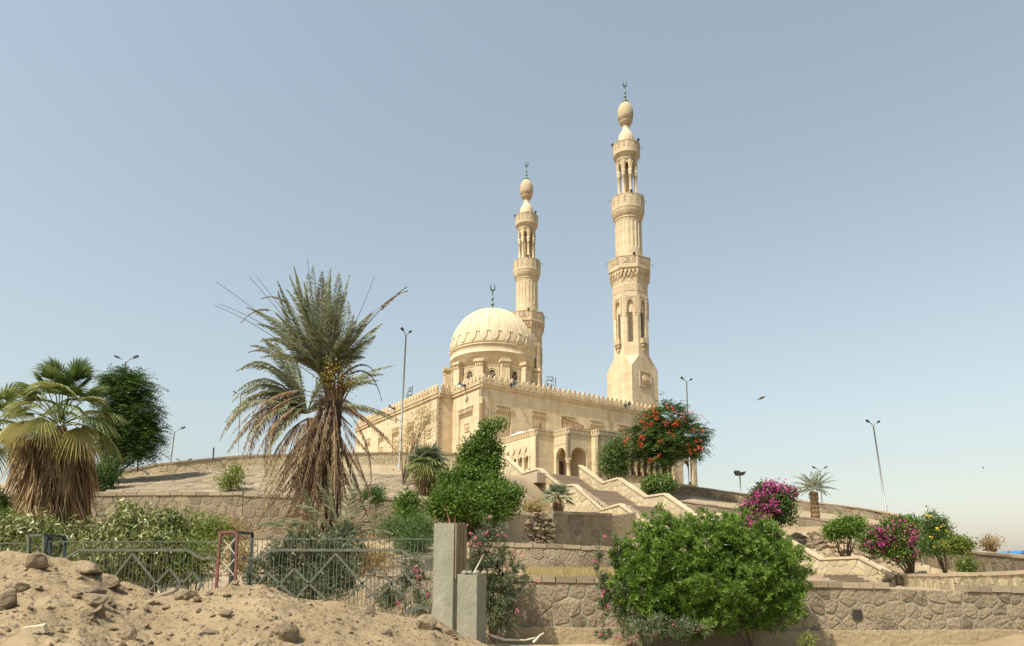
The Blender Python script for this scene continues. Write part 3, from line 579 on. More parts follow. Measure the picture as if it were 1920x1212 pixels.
for k in range(12):
    az = VA+2*math.pi*(k+.5)/12; ca, sa = math.cos(az), math.sin(az); f = FR((DA+DR*ca, DB+DR*sa), (-sa, ca), (ca, sa))
    b = MB(); f.ext(b, [(-.56,10.5),(.56,10.5),(.50,16.35),(-.50,16.35)], -.3, .85); b = b.build('buttress', M['cream'], drum)
    cp = MB(); f.box(cp, -.54, .54, -.25, .92, 16.352, 16.5); f.box(cp, -.66, .66, -.25, 1.05, 16.5, 16.75); f.box(cp, -.56, .56, -.25, .92, 16.75, 16.9)
    for q in range(4): f.box(cp, -.46+.25*q, -.30+.25*q, .85, .95, 16.05, 16.34)
    cp.build('capital', M['cream_trim'], drum)
    az = VA+2*math.pi*k/12; ca, sa = math.cos(az), math.sin(az); f = FR((DA+DR*ca, DB+DR*sa), (-sa, ca), (ca, sa))
    wd = MB(); arch_wall(wd, f, -.86, .86, 12.6, 16.15, 0, .84, 14.9, 15.65, -.2, .10); 
    for (x0, z0), (x1, z1) in zip(arch_pts(1.15, 14.9, 15.9), arch_pts(1.15, 14.9, 15.9)[1:]): wd.tube([f.p(x0, .11, z0), f.p(x1, .11, z1)], .05, 5)
    f.box(wd, -.98, .98, -.2, .14, 16.15, 16.26)
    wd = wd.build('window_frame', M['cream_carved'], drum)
    gm = MB(); f.ext(gm, [(-.42,12.6)]+arch_pts(.84,14.9,15.65)+[(.42,12.6)], -.10, .012); gm.build('window_pane', M['grille'], drum)
    lt = MB()
    for q in range(7):
        for s in (-1, 1):
            z = 12.7+q*.4; lt.tube([f.p(-.38*s, .03, z), f.p(.38*s, .03, min(z+.55, 15.4))], .035, 4)
    lt.build('window_lattice', M['lattice'], drum)
# ---- minarets
def make_minaret(cx, cy):
    s = 4.72/2; k = math.tan(math.pi/8); P = lambda x, y, z: (cx+x, cy+y, z)
    b = MB(); z0, z1, z2 = -1.2, 18.0, 20.3; t = s*k
    b.hexa([P(-s,-s,z0),P(s,-s,z0),P(s,s,z0),P(-s,s,z0),P(-s,-s,z1),P(s,-s,z1),P(s,s,z1),P(-s,s,z1)])
    sq = [P(x, y, z1) for x, y in ((-s,-s),(s,-s),(s,s),(-s,s))]
    oc = [P(x, y, z2) for x, y in ((-t,-s),(t,-s),(s,-t),(s,t),(t,s),(-t,s),(-s,t),(-s,-t))]
    b.add(sq+oc, [(0,1,5,4),(1,6,5),(1,2,7,6),(2,8,7),(2,3,9,8),(3,10,9),(3,0,11,10),(0,4,11),(4,5,6,7,8,9,10,11)])
    ZO = [0,18,20.3,22.2,28,30.6,32.6,34.5,40.4,41.7,43.6,47.3,49,50,51.7,53.5,54.1,57.4,70]; ZN = [0,17.85,19.45,21.3,27.0,29.6,31.4,33.15,39.4,40.45,42.35,46.4,48,48.8,50.45,52.8,53.7,57.4,70]
    b.v = [(x, y, float(np.interp(z, ZO, ZN))) for x, y, z in b.v]; base = b.build('minaret', M['cream'], mq)
    def part(m, n, mat):
        m.v = [(x, y, float(np.interp(z, ZO, ZN))) for x, y, z in m.v]; return m.build(n, M[mat], base)
    for f in (FR((cx, cy-s), (1,0), (0,-1)), FR((cx-s, cy), (0,-1), (-1,0))):     # square panel with the round rosette
        m = MB(); hw = 1.05; zc = 16.4
        for (a0, a1, q0, q1) in ((-hw,hw,-hw,-hw+.13),(-hw,hw,hw-.13,hw),(-hw,-hw+.13,-hw+.13,hw-.13),(hw-.13,hw,-hw+.13,hw-.13)): f.box(m, a0, a1, -.02, .12, zc+q0, zc+q1)
        f.box(m, -hw+.13, hw-.13, -.02, .02, zc-hw+.13, zc+hw-.13)
        for R, d in ((.78,.06),(.55,.22),(.34,.30),(.14,.36)):
            f.ext(m, [(R*math.cos(q*math.pi/12), zc+R*math.sin(q*math.pi/12)) for q in range(24)], .0, d)
        if f.N[1] < -.5: part(m, 'rosette_panel', 'cream_carved')
        else: pass
    # octagonal shaft with tall niches
    R8 = s/math.cos(math.pi/8); Ze = 30.6; sh = MB(); face_fr = []
    for q in range(8):
        az = q*math.pi/4; ca, sa = math.cos(az), math.sin(az); f = FR((cx+s*ca*.975, cy+s*sa*.975), (-sa, ca), (ca, sa)); hw = s*.975*k
        arch_wall(sh, f, -hw, hw, 20.25, Ze, 0, .86, 27.0, 28.0, -.35, 0) if q % 2 == 0 else arch_wall(sh, f, -hw, hw, 20.25, Ze, 0, .86, 27.0, 28.0, -.35, 0)
        f.box(sh, -.43, .43, -.35, -.001, 20.25, 22.2)
        f.box(sh, -.43, .43, -.30, -.22, 22.2, 28.0)
        face_fr.append((f, hw))
    part(sh, 'octagon_shaft', 'cream')
    for q, (f, hw) in enumerate(face_fr):
        m = MB(); f.ext(m, [(-.26,22.3),(.26,22.3),(.26,26.4),(-.26,26.4)], -.22, -.205); part(m, 'window_pane', 'grille')
        m = MB()
        for j in range(15):
            for sg in (-1, 1): m.tube([f.p(-.25*sg, -.19, 22.35+j*.27), f.p(.25*sg, -.19, 22.35+j*.27+.4)], .028, 4)
        part(m, 'window_lattice', 'lattice')
        m = MB(); ap = arch_pts(.98, 27.0, 28.25)
        for (x0, h0), (x1, h1) in zip(ap, ap[1:]): m.tube([f.p(x0, .04, h0), f.p(x1, .04, h1)], .10, 5)
        for sg in (-1, 1):
            f.box(m, sg*.62-.13, sg*.62+.13, .001, .11, 26.2, 28.75); f.box(m, sg*.62-.09, sg*.62+.09, .001, .08, 25.9, 26.2)
        f.box(m, -.49, .49, .001, .06, 28.45, 28.75)
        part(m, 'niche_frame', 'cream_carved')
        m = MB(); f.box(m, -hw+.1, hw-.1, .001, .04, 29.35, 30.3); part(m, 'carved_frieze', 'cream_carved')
        if q % 2 == 0:
            m = MB(); f.box(m, -.55, .55, .001, .42, 22.0, 22.65)
            for j in range(4): f.box(m, -.42+.24*j, -.30+.24*j, .05, .36, 21.6, 21.999)
            f.box(m, -.2, .2, .001, .2, 21.1, 21.6); part(m, 'balconette', 'cream_carved')
    def ring(prof, n=48, off=0., nm='balcony', mat='cream_trim', sm=False):
        m = MB(); m.lathe(prof, n, (cx, cy), off, sm=sm); return part(m, nm, mat)
    o8 = math.pi/8
    # first balcony (octagonal) on stalactite brackets
    ring([(R8*.97,30.55),(R8*1.0,31.2),(R8*1.08,31.6)], 8, o8, 'cornice', 'cream_trim', False)
    m = MB()
    for tier, (rr, z, n) in enumerate(((2.48,31.0,32),(2.62,31.5,32),(2.78,32.0,32))):
        for q in range(n):
            a = 2*math.pi*(q+.5*(tier % 2))/n; e = math.cos(math.pi/8)/math.cos(((a+math.pi/8) % (math.pi/4))-math.pi/8); r = rr*e*1.0
            ca, sa = math.cos(a), math.sin(a); f = FR((cx+r*ca, cy+r*sa), (-sa, ca), (ca, sa)); f.ext(m, [(-.2,z+.55),(-.2,z+.2),(0,z-.15 if q % 2 else z-.4),(.2,z+.2),(.2,z+.55)], -.5, .06)
    part(m, 'stalactite_bracket', 'cream_trim')
    RB = 2.85/math.cos(math.pi/8)*.97
    ring([(RB*.92,32.45),(RB,32.7),(RB,34.35),(RB*1.02,34.4),(RB*1.02,34.5)], 8, o8, 'balcony', 'cream_trim', False)
    for q in range(8):
        az = q*math.pi/4; f = FR((cx+2.765*math.cos(az), cy+2.765*math.sin(az)), (-math.sin(az), math.cos(az)), (math.cos(az), math.sin(az))); m = MB()
        f.box(m, -.85, .85, .001, .03, 33.35, 34.2); part(m, 'painted_hole_panel', 'painted_holes')
    # round fluted shaft
    rs = 1.80
    def fl(a, r, z):
        f = abs(((a*20/(2*math.pi)) % 1)-.5)*2; return 1-.04*(f > .22)*(35.9+.5*(1-f) < z < 39.7+.5*(1-f))
    m = MB(); zz = [34.4]+list(np.linspace(35.4, 40.4, 26))+[40.6]; m.lathe([(rs*(1 if z < 40.5 else 1.0), z) for z in zz], 200, (cx, cy), rf=fl, sm=False); part(m, 'round_shaft', 'cream')
    ring([(rs*1.01,40.1),(rs*1.05,40.2),(rs*1.03,40.35),(rs*1.12,40.7),(rs*1.2,41.2),(2.22,41.7),(2.26,41.75),(2.26,43.5),(2.30,43.55),(2.30,43.65),(1.9,43.68)], 64, 0, 'balcony')
    m = MB()
    for q in range(24):
        a = 2*math.pi*q/24; ca, sa = math.cos(a), math.sin(a); f = FR((cx+2.0*ca, cy+2.0*sa), (-sa, ca), (ca, sa)); f.ext(m, [(-.14,41.55),(-.14,41.2),(0,40.8 if q % 2 else 41.0),(.14,41.2),(.14,41.55)], -.3, .1)
    part(m, 'stalactite_bracket', 'cream_trim')
    def panels(R, n, z0, z1, wd):
        for q in range(n):
            a = 2*math.pi*(q+.5)/n; ca, sa = math.cos(a), math.sin(a); f = FR((cx+R*ca, cy+R*sa), (-sa, ca), (ca, sa)); m = MB(); f.box(m, -wd/2, wd/2, -.08, .025, z0, z1); part(m, 'painted_hole_panel', 'painted_holes')
    panels(2.25, 16, 42.3, 43.3, .42)
    # open lantern: eight columns round a thin core
    for q in range(8):
        a = 2*math.pi*(q+.5)/8; c = (cx+1.22*math.cos(a), cy+1.22*math.sin(a)); m = MB()
        m.lathe([(.26,43.6),(.26,43.8),(.2,43.85),(.2,46.5),(.24,46.55),(.24,46.65),(.2,46.7),(.3,47.1),(.3,47.3)], 12, c); part(m, 'column', 'cream_trim')
    m = MB(); m.lathe([(.42,43.6),(.42,49)], 12, (cx, cy)); part(m, 'core', 'cream_trim')
    m = MB()
    for q in range(8):
        a = 2*math.pi*q/8; ca, sa = math.cos(a), math.sin(a); ap = 1.36; f = FR((cx+ap*ca, cy+ap*sa), (-sa, ca), (ca, sa)); hw = ap*math.tan(math.pi/8)
        arch_wall(m, f, -hw, hw, 47.3, 49.1, 0, .5, 47.35, 48.5, -.3, 0)
        for (x0, h0), (x1, h1) in zip(arch_pts(.8, 47.5, 48.85), arch_pts(.8, 47.5, 48.85)[1:]): m.tube([f.p(x0, .03, h0), f.p(x1, .03, h1)], .05, 4)
    part(m, 'arcade', 'cream_trim')
    ring([(1.42,48.9),(1.48,49.0),(1.48,49.1),(1.45,49.15),(1.55,49.5),(1.84,50.0),(1.87,50.05),(1.87,51.6),(1.92,51.65),(1.92,51.75),(1.2,51.8)], 64, 0, 'balcony')
    panels(1.86, 16, 50.75, 51.5, .34)
    # cap, neck and carved bulb
    ring([(1.16,51.7),(1.16,52.2),(1.14,52.6),(1.04,52.95),(.80,53.3),(.56,53.55),(.47,53.85),(.50,54.1)], 40, 0, 'cap', 'dome', True)
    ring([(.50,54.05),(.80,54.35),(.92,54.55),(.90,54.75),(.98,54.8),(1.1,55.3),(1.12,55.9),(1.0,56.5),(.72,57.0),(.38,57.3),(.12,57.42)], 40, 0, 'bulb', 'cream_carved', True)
    finial((cx, cy), 57.35, 1.08, base, 1.1)
    for q in range(8):                 # lamps and floodlights clamped to the balconies
        a = 2*math.pi*(q+.3)/8; ca, sa = math.cos(a), math.sin(a)
        for R, z in ((2.3,43.7),(1.95,51.8),(2.95,34.5)):
            m = MB()
            if (q+int(z)) % 3 == 0: m.box(cx+R*ca-.13, cx+R*ca+.13, cy+R*sa-.13, cy+R*sa+.13, z, z+.24); part(m, 'floodlight', 'dark_metal')
            else: m.tube([(cx+R*ca, cy+R*sa, z), (cx+(R+.32)*ca, cy+(R+.32)*sa, z-.15), (cx+(R+.35)*ca, cy+(R+.35)*sa, z-.5)], .025, 4); part(m, 'lamp_bracket', 'dark_metal')
    return base
make_minaret(25.5, 2.95); make_minaret(25.5, 27.0)
# ---- annex in front with the porch
AZ = 4.5
fl_ = FR((-1, 0), (0, -1), (-1, 0)); f1 = FR((-1, -11.3), (1, 0), (0, -1)); f2s = FR((1.1, -11.3), (0, -1), (-1, 0)); f2 = FR((1.1, -13.4), (1, 0), (0, -1)); f3s = FR((3.95, -13.4), (0, -1), (-1, 0)); f3 = FR((3.95, -14.35), (1, 0), (0, -1))
def annex(fr, L, recs, th=.4, nm='annex_wall'): mb = MB(); wall_recess(mb, fr, L, -1., AZ-.55, recs, th); mb.build(nm, M['cream'], mq)
W_l = [(6.5+k*1.0, 7.2+k*1.0, .9, 2.25, .3) for k in range(4)]
annex(fl_, 11.3, W_l); annex(f1, 2.1, []); annex(f3s, .95, [])
W_r = [(1.55+.86*k, 2.12+.86*k, .5, 2.3, .3) for k in range(10)]
mb = MB(); wall_recess(mb, f3, 11.0, -1., AZ-.55, W_r, .4); arch_wall(mb, f3, 11.0, 13.6, -1, AZ-.55, 12.25, 1.5, 1.6, 2.75, -.4, 0); mb.build('annex_wall', M['cream'], mq)
mb = MB(); f3e = FR((17.55, -14.35), (0, 1), (1, 0)); arch_wall(mb, f3e, 0.41, 3.2, -1, AZ-.55, 1.7, 1.7, 1.6, 2.75, -.4, 0); f3e.box(mb, 3.2, 14.3, -.4, 0, -1, AZ-.55); mb.build('annex_wall', M['cream'], mq)
mb = MB(); arch_wall(mb, f2s, 0, 2.1, 1.6, AZ-.55, 1.05, 1.5, 1.62, 2.75, -.35, 0); f2s.box(mb, 0, .3, -.35, 0, -1, 1.6); arch_wall(mb, f2, 0, 2.85, 1.6, AZ-.55, 1.36, 1.95, 1.62, 2.8, -.35, 0); f2.box(mb, 2.34, 2.85, -.35, 0, -1, 1.6); mb.build('porch_arches', M['cream'], mq)
mb = MB(); mb.lathe([(.24,-.2),(.24,.02),(.19,.08),(.175,1.2),(.2,1.22),(.2,1.3),(.17,1.32),(.3,1.5),(.32,1.6)], 16, (1.3, -13.2)); mb.build('porch_column', M['cream_trim'], mq)
mb = MB(); mb.lathe([(.2,-.9),(.18,.9),(.2,1.2),(.3,1.5),(.32,1.6)], 16, (17.3, -14.1)); mb.build('porch_column', M['cream_trim'], mq)
mb = MB(); mb.box(1.1, 4.3, -10.9, -10.6, -.5, AZ-.6); mb.box(3.6, 3.9, -13.0, -10.9, -.5, AZ-.6); mb.box(1.1, 17, -13.3, -10.8, 3.0, 3.1); mb.box(15.0, 15.3, -13.9, -11, -.5, AZ-.6); mb.box(15.3, 17.1, -12.2, -11.9, -.5, AZ-.6); mb.build('porch_interior', M['cream'], mq)
mb = MB(); mb.box(1.55, 2.55, -10.96, -10.9, 0, 1.75); mb.build('porch_door', M['door'], mq)
mb = MB(); mb.prism([(-.9,-11.2,AZ-.62),(1.2,-11.2,AZ-.62),(1.2,-13.3,AZ-.62),(4.0,-13.3,AZ-.62),(4.0,-14.2,AZ-.62),(17.4,-14.2,AZ-.62),(17.4,-.02,AZ-.62),(-.9,-.02,AZ-.62)], (0,0,.3)); mb.build('annex_roof', M['cream_trim'], mq)
for fr, L, e in ((fl_, 11.3, 0), (f1, 2.1, 0), (f2s, 2.1, 0), (f2, 2.85, 0), (f3s, .95, 0), (f3, 13.6, 0), (f3e, 14.3, 0)):
    m = MB(); fr.box(m, 0, L, -.35, .05, AZ-.549, AZ-.44); fr.box(m, 0, L, -.35, .10, AZ-.08, AZ+.02); fr.box(m, 0, L, -.35, .0, AZ-.44, AZ-.08); n = int(L/.27)
    for q in range(n): fr.box(m, L*(q+.2)/n, L*(q+.72)/n, .001, .085, AZ-.43, AZ-.081)
    m.build('frieze', M['cream_trim'], mq)
for fr, recs in ((fl_, W_l), (f3, W_r)):
    for (r0, r1, zb, zt, rd) in recs:
        c = (r0+r1)/2; m = MB(); fr.box(m, r0, r1, -rd-.05, -rd+.03, zb, zt); m.build('window_pane', M['grille'], mq)
        m = MB()
        for q in range(3): m.tube([fr.p(r0+.09+q*(r1-r0-.18)/2, -rd+.05, zb), fr.p(r0+.09+q*(r1-r0-.18)/2, -rd+.05, zt)], .022, 4)
        for q in range(8): m.tube([fr.p(r0, -rd+.05, zb+.1+q*(zt-zb)/8), fr.p(r1, -rd+.05, zb+.1+q*(zt-zb)/8)], .022, 4)
        m.build('window_grille', M['cream_trim'], mq)
        m = MB()
        for sg in (-1, 1):             # stepped gable hood and side colonnettes
            m.tube([fr.p(c+sg*.38, .05, zt+.12), fr.p(c+sg*.38, .05, zt+.32), fr.p(c+sg*.2, .05, zt+.38), fr.p(c, .05, zt+.72)], .06, 5)
            fr.ext(m, [(c, zt+.001), (c+sg*(r1-r0)/2, zt+.001), (c+sg*(r1-r0)/2, zt-.42)], -.12, .02)
            m.lathe([(.13,zb-.1),(.13,zb+.02),(.1,zb+.06),(.1,zb+1.0),(.16,zb+1.15),(.16,zb+1.3)], 8, tuple(np.array(fr.p(c+sg*.43, .06, 0))[:2]))
        m.build('window_hood', M['cream_trim'], mq)
# things on the roofs (top-level)
def local(a, b, z): p = uvw(a, b); return (p[0], p[1], FLOOR+z)
def on_roof(o, a, b, z): o.location = local(a, b, z); o.rotation_euler = (0, 0, ROT)
for a, b, z, rz, lab in ((3.7,-.45,12.0,-1.5,'grey horn loudspeaker on the parapet in front of the dome'),(21.0,-.45,12.0,-1.5,'grey horn loudspeaker on the parapet below the right minaret'),(-.5,3.0,12.0,3.3,'grey horn loudspeaker on the sunlit side parapet near the corner'),(-2.3,17.5,12.0,3.3,'grey horn loudspeaker on the long side parapet beside the lamp post')):
    t = tag(empty('loudspeaker'), lab, 'loudspeaker', 'horn loudspeakers on the mosque parapet'); on_roof(t, a, b, z); t.rotation_euler[2] += rz
    m = MB(); vs = MB().lathe([(.06,0),(.08,.18),(.16,.38),(.34,.55),(.36,.56),(.30,.53),(.05,.25)], 16, cap=False); m.add([(z_, x_, y_) for x_, y_, z_ in vs.v], vs.f, True); m.build('horn', M['galv'], t)
    m = MB(); m.box(-.25, .05, -.12, .12, -.12, .12); m.build('driver', M['dark_metal'], t); m = MB(); m.tube([(-.1,0,-.1),(-.1,0,-.35),(-.5,0,-.35)], .03, 5); m.build('bracket', M['dark_metal'], t)
def sign(a, b, rz, lab):
    t = tag(empty('rooftop_sign'), lab, 'sign', 'calligraphy signs on the mosque roof'); on_roof(t, a, b, ZC-.2); t.rotation_euler[2] += rz
    k = .066; q = lambda pts: [((x-725)/24.2*k*1.25, 0, (880-y)/24.2*k+1.15) for x, y in pts]
    m = MB()
    for pts in ([(560,320),(820,285),(850,275)], [(838,290),(835,520)], [(945,275),(950,560),(935,880)], [(490,545),(600,470),(635,440),(590,415)], [(690,400),(695,470),(730,475),(735,420),(740,475),(770,480),(795,395)],
                [(600,590),(575,790),(500,800),(500,620),(540,610)], [(620,580),(625,790),(670,820),(730,790),(755,590)], [(755,600),(765,790),(815,860),(860,760),(840,600)]):
        m.tube(q(pts), .05, 5)
    m.build('lettering', M['bronze'], t); m = MB()
    for x in (-.55, .55): m.tube([(x, .05, 0), (x, .05, 1.3)], .03, 5); m.tube([(x, .7, 0), (x, .05, 1.2)], .025, 5)
    m.tube([(-.62, .05, 1.15), (.72, .05, 1.15)], .03, 5); m.build('stand', M['dark_metal'], t)
sign(10.4, 1.2, 0, 'openwork metal calligraphy sign on the roof between dome and right minaret')
sign(-1.2, 15.2, -math.pi/2, 'openwork metal calligraphy sign seen edge-on above the long side wall')
# sacks, cabinet and pole frame on the annex roof
for k, (a, b, sx, lab) in enumerate(((-.3,-8.2,1.15,'white sack slumped on the annex roof edge, farthest back'),(-.2,-6.9,1.0,'white sack lying between two others on the annex roof'),(-.1,-9.6,1.25,'white sack on the annex roof nearest the porch corner'))):
    m = MB(); m.lathe([(.05,0),(.45*sx,.08),(.5*sx,.28),(.42*sx,.45),(.15,.55)], 14, rf=lambda an, r, z: 1+.18*math.sin(3*an+k)+.1*math.sin(5*an)); o = m.build('sack', M['white'], None); on_roof(o, a, b, AZ-.2); tag(o, lab, 'sack', 'white sacks on the annex roof')
t = tag(empty('pole_frame'), 'rusty pole frame standing on the porch roof', 'frame'); on_roof(t, 2.8, -10.5, AZ-.32)
for p, q in (((0,0,0),(0,0,2.1)),((2.6,0,0),(2.6,0,1.6)),((0,0,2.0),(2.6,0,1.55)),((.3,0,.9),(2.6,0,1.5)),((-2.8,0,.55),(2.0,0,.55)),((-2.7,0,0),(-2.7,0,1.2))): m = MB(); m.tube([p, q], .05, 6); m.build('pole', M['rust'], t)
t = tag(empty('roof_cabinet'), 'pinkish plastered box on the porch roof', 'cabinet'); on_roof(t, 5.0, -10.3, AZ-.32); m = MB(); m.box(0, 1.7, 0, 1.2, 0, 1.25); m.build('body', M['cream_trim'], t); m = MB(); m.box(-.06, 1.76, -.06, 1.26, 1.251, 1.33); m.build('lid', M['plinth'], t)
t = tag(empty('air_conditioner'), 'small boxed air conditioner on the annex roof edge', 'air conditioner'); on_roof(t, 7.0, -13.3, AZ-.32); m = MB(); m.box(0, .75, 0, .3, .1, .75); m.build('casing', M['galv'], t); m = MB(); m.lathe([(.24,0),(.24,.02)], 14); g = MB(); g.add([(x+.3, -.012+z*-.3, y+.42) for x, y, z in m.v], m.f); g.build('fan_grille', M['dark_metal'], t)

# ------------------------------------------------------------------ street lamps, floodlight
def lamp(x, ytop, ybase, Y, H, span, lab, lean=0., two=True, rz=0.):
    top = at(x, ytop, Y); zb = top[2]-H
    t = tag(empty('street_lamp', (top[0]-lean*H, top[1], zb), rz), lab, 'street lamp', 'twin-arm street lamps on the hill')
    m = MB(); m.tube([(0,0,0),(lean*H*.5,0,H*.5),(lean*H,0,H-.35)], .085, 8, .055); m.build('pole', M['galv'], t); m = MB(); m.lathe([(.2,0),(.2,.06),(.11,.1),(.1,.7)], 8); m.build('pole_base', M['galv'], t)
    for sg in (-1, 1):
        e = (lean*H+sg*span*.62, 0, H-.05); m = MB(); m.tube([(lean*H,0,H-.45), (lean*H+sg*span*.25,0,H-.2), e], .04, 6); m.build('arm', M['galv'], t)
        m = MB(); e2 = (lean*H+sg*span, 0, H+.1); m.bar(e, e2, .15); m.build('lamp_head', M['dark_metal'], t)
lamp(764, 618, 880, 52, 11.0, .5, 'tall galvanised lamp post in front of the long mosque side wall', .035, rz=.9)
lamp(237, 670, 880, 55, 9.5, .95, 'lamp post whose twin heads rise behind the dark round tree')
lamp(328, 803, 868, 72, 9.5, 1.05, 'slightly tilted lamp post on the skyline beside the dark round tree', .05)
lamp(345, 862, 868, 105, 9.5, 1.15, 'distant lamp post with only its twin heads above the parapet wall')
lamp(1287, 711, 912, 72, 10.9, .75, 'lamp post rising behind the flame tree', 0, rz=.5)
lamp(1537, 877, 945, 80, 9.5, .85, 'lamp post behind the small date palm on the skyline')
lamp(1634, 792, 960, 63, 8.3, .75, 'leaning lamp post standing alone on the skyline above the wide bougainvillea', -.085, rz=.3)
lamp(452, 736, 850, 80, 9.5, .9, 'lamp post half hidden behind the arching fronds of the date palms')
b = at(1389, 928, 66); t = tag(empty('floodlight_mast', (b[0], b[1], b[2]-.3)), 'short mast with two floodlights behind the brown skyline parapet', 'floodlight')
m = MB(); m.tube([(0,0,0),(0,0,2.1)], .06, 8); m.build('pole', M['galv'], t)
for sg, an in ((-1, .5), (1, -.2)): m = MB(); m.hexa([(sg*.12-.22+.0, -.25, 2.1), (sg*.12+.22, -.25, 2.15), (sg*.12+.22, .2, 2.15), (sg*.12-.22, .2, 2.1), (sg*.32-.24, -.3, 2.45+an*.2), (sg*.32+.2, -.3, 2.5+an*.1), (sg*.32+.2, .1, 2.5), (sg*.32-.24, .1, 2.45)]); m.build('lamp_head', M['dark_metal'], t)
for x, Y, lab in ((261, 49.6, 'bent iron pipe stub on the tan parapet beside the dark tree'), (402, 51.2, 'bent iron pipe stub on the tan parapet near the date palm')):
    p = at(x, 885 if x < 300 else 866, Y); m = MB(); m.tube([(.7,-.25,-.25),(.55,-.25,.0),(.0,-.25,.1),(0,-.25,1.0)], .05, 6); o = m.build('pipe_stub', M['dark_metal']); o.location = p; tag(o, lab, 'pipe', 'pipe stubs on the tan parapet')
# ------------------------------------------------------------------ foliage tools
def unit(v): return v/np.maximum(np.linalg.norm(v, axis=1), 1e-9)[:, None]
def leaves(pos, dr, ln, wd, tint, fold=.25, side=None):
    """one folded four-corner leaf per row"""
    n = len(pos); dr = unit(dr); up = rng.normal(size=(n, 3)) if side is None else side; a = unit(np.cross(dr, up)); nn = np.cross(a, dr)
    ln = np.broadcast_to(ln, n)[:, None]; wd = np.broadcast_to(wd, n)[:, None]
    mid = pos+dr*ln*.45; V = np.stack([pos, mid+a*wd/2+nn*wd*fold, pos+dr*ln, mid-a*wd/2+nn*wd*fold], 1).reshape(-1, 3)
    return V, np.arange(4*n).reshape(-1, 4), np.broadcast_to(tint, n)
def joinq(parts):
    V = []; F = []; T = []; b = 0
    for v, f, t in parts: V.append(v); F.append(f+b); T.append(t); b += len(v)
    return np.concatenate(V), np.concatenate(F), np.concatenate(T)
def in_blobs(blobs, n, shell=.55):
    """blobs: (cx,cy,cz,rx,ry,rz); points mostly near the surface; returns points and outward directions"""
    B = np.array(blobs); vol = B[:,3]*B[:,5]; idx = rng.choice(len(B), n, p=vol/vol.sum()); d = unit(rng.normal(size=(n, 3)))
    r = shell+(1-shell)*rng.random(n)**.6+np.where(rng.random(n) < .10, rng.uniform(0, .28, n), 0)
    nz = np.array([.84+.50*mnoise.noise(Vector(q*2.1)+Vector((float(i)*3.7, 0, 0))) for q, i in zip(d, idx)])
    return B[idx,:3]+d*B[idx,3:6]*(r*nz)[:, None], d, r
def branches(base, tips, r0, mat, parent, name='trunk', n=7):
    m = MB(); base = np.array(base, float)
    for tp in tips:
        tp = np.array(tp, float); mid = base*.55+tp*.45+np.array([rnd.uniform(-.1,.1), rnd.uniform(-.1,.1), .1])*np.linalg.norm(tp-base)*.5
        m.tube([base+np.array([rnd.uniform(-1,1)*r0, rnd.uniform(-1,1)*r0, -.1]), base*.75+mid*.25+np.array([0,0,.02]), mid, tp], r0, 6, r0*.25)
    return m.build(name, mat, parent)
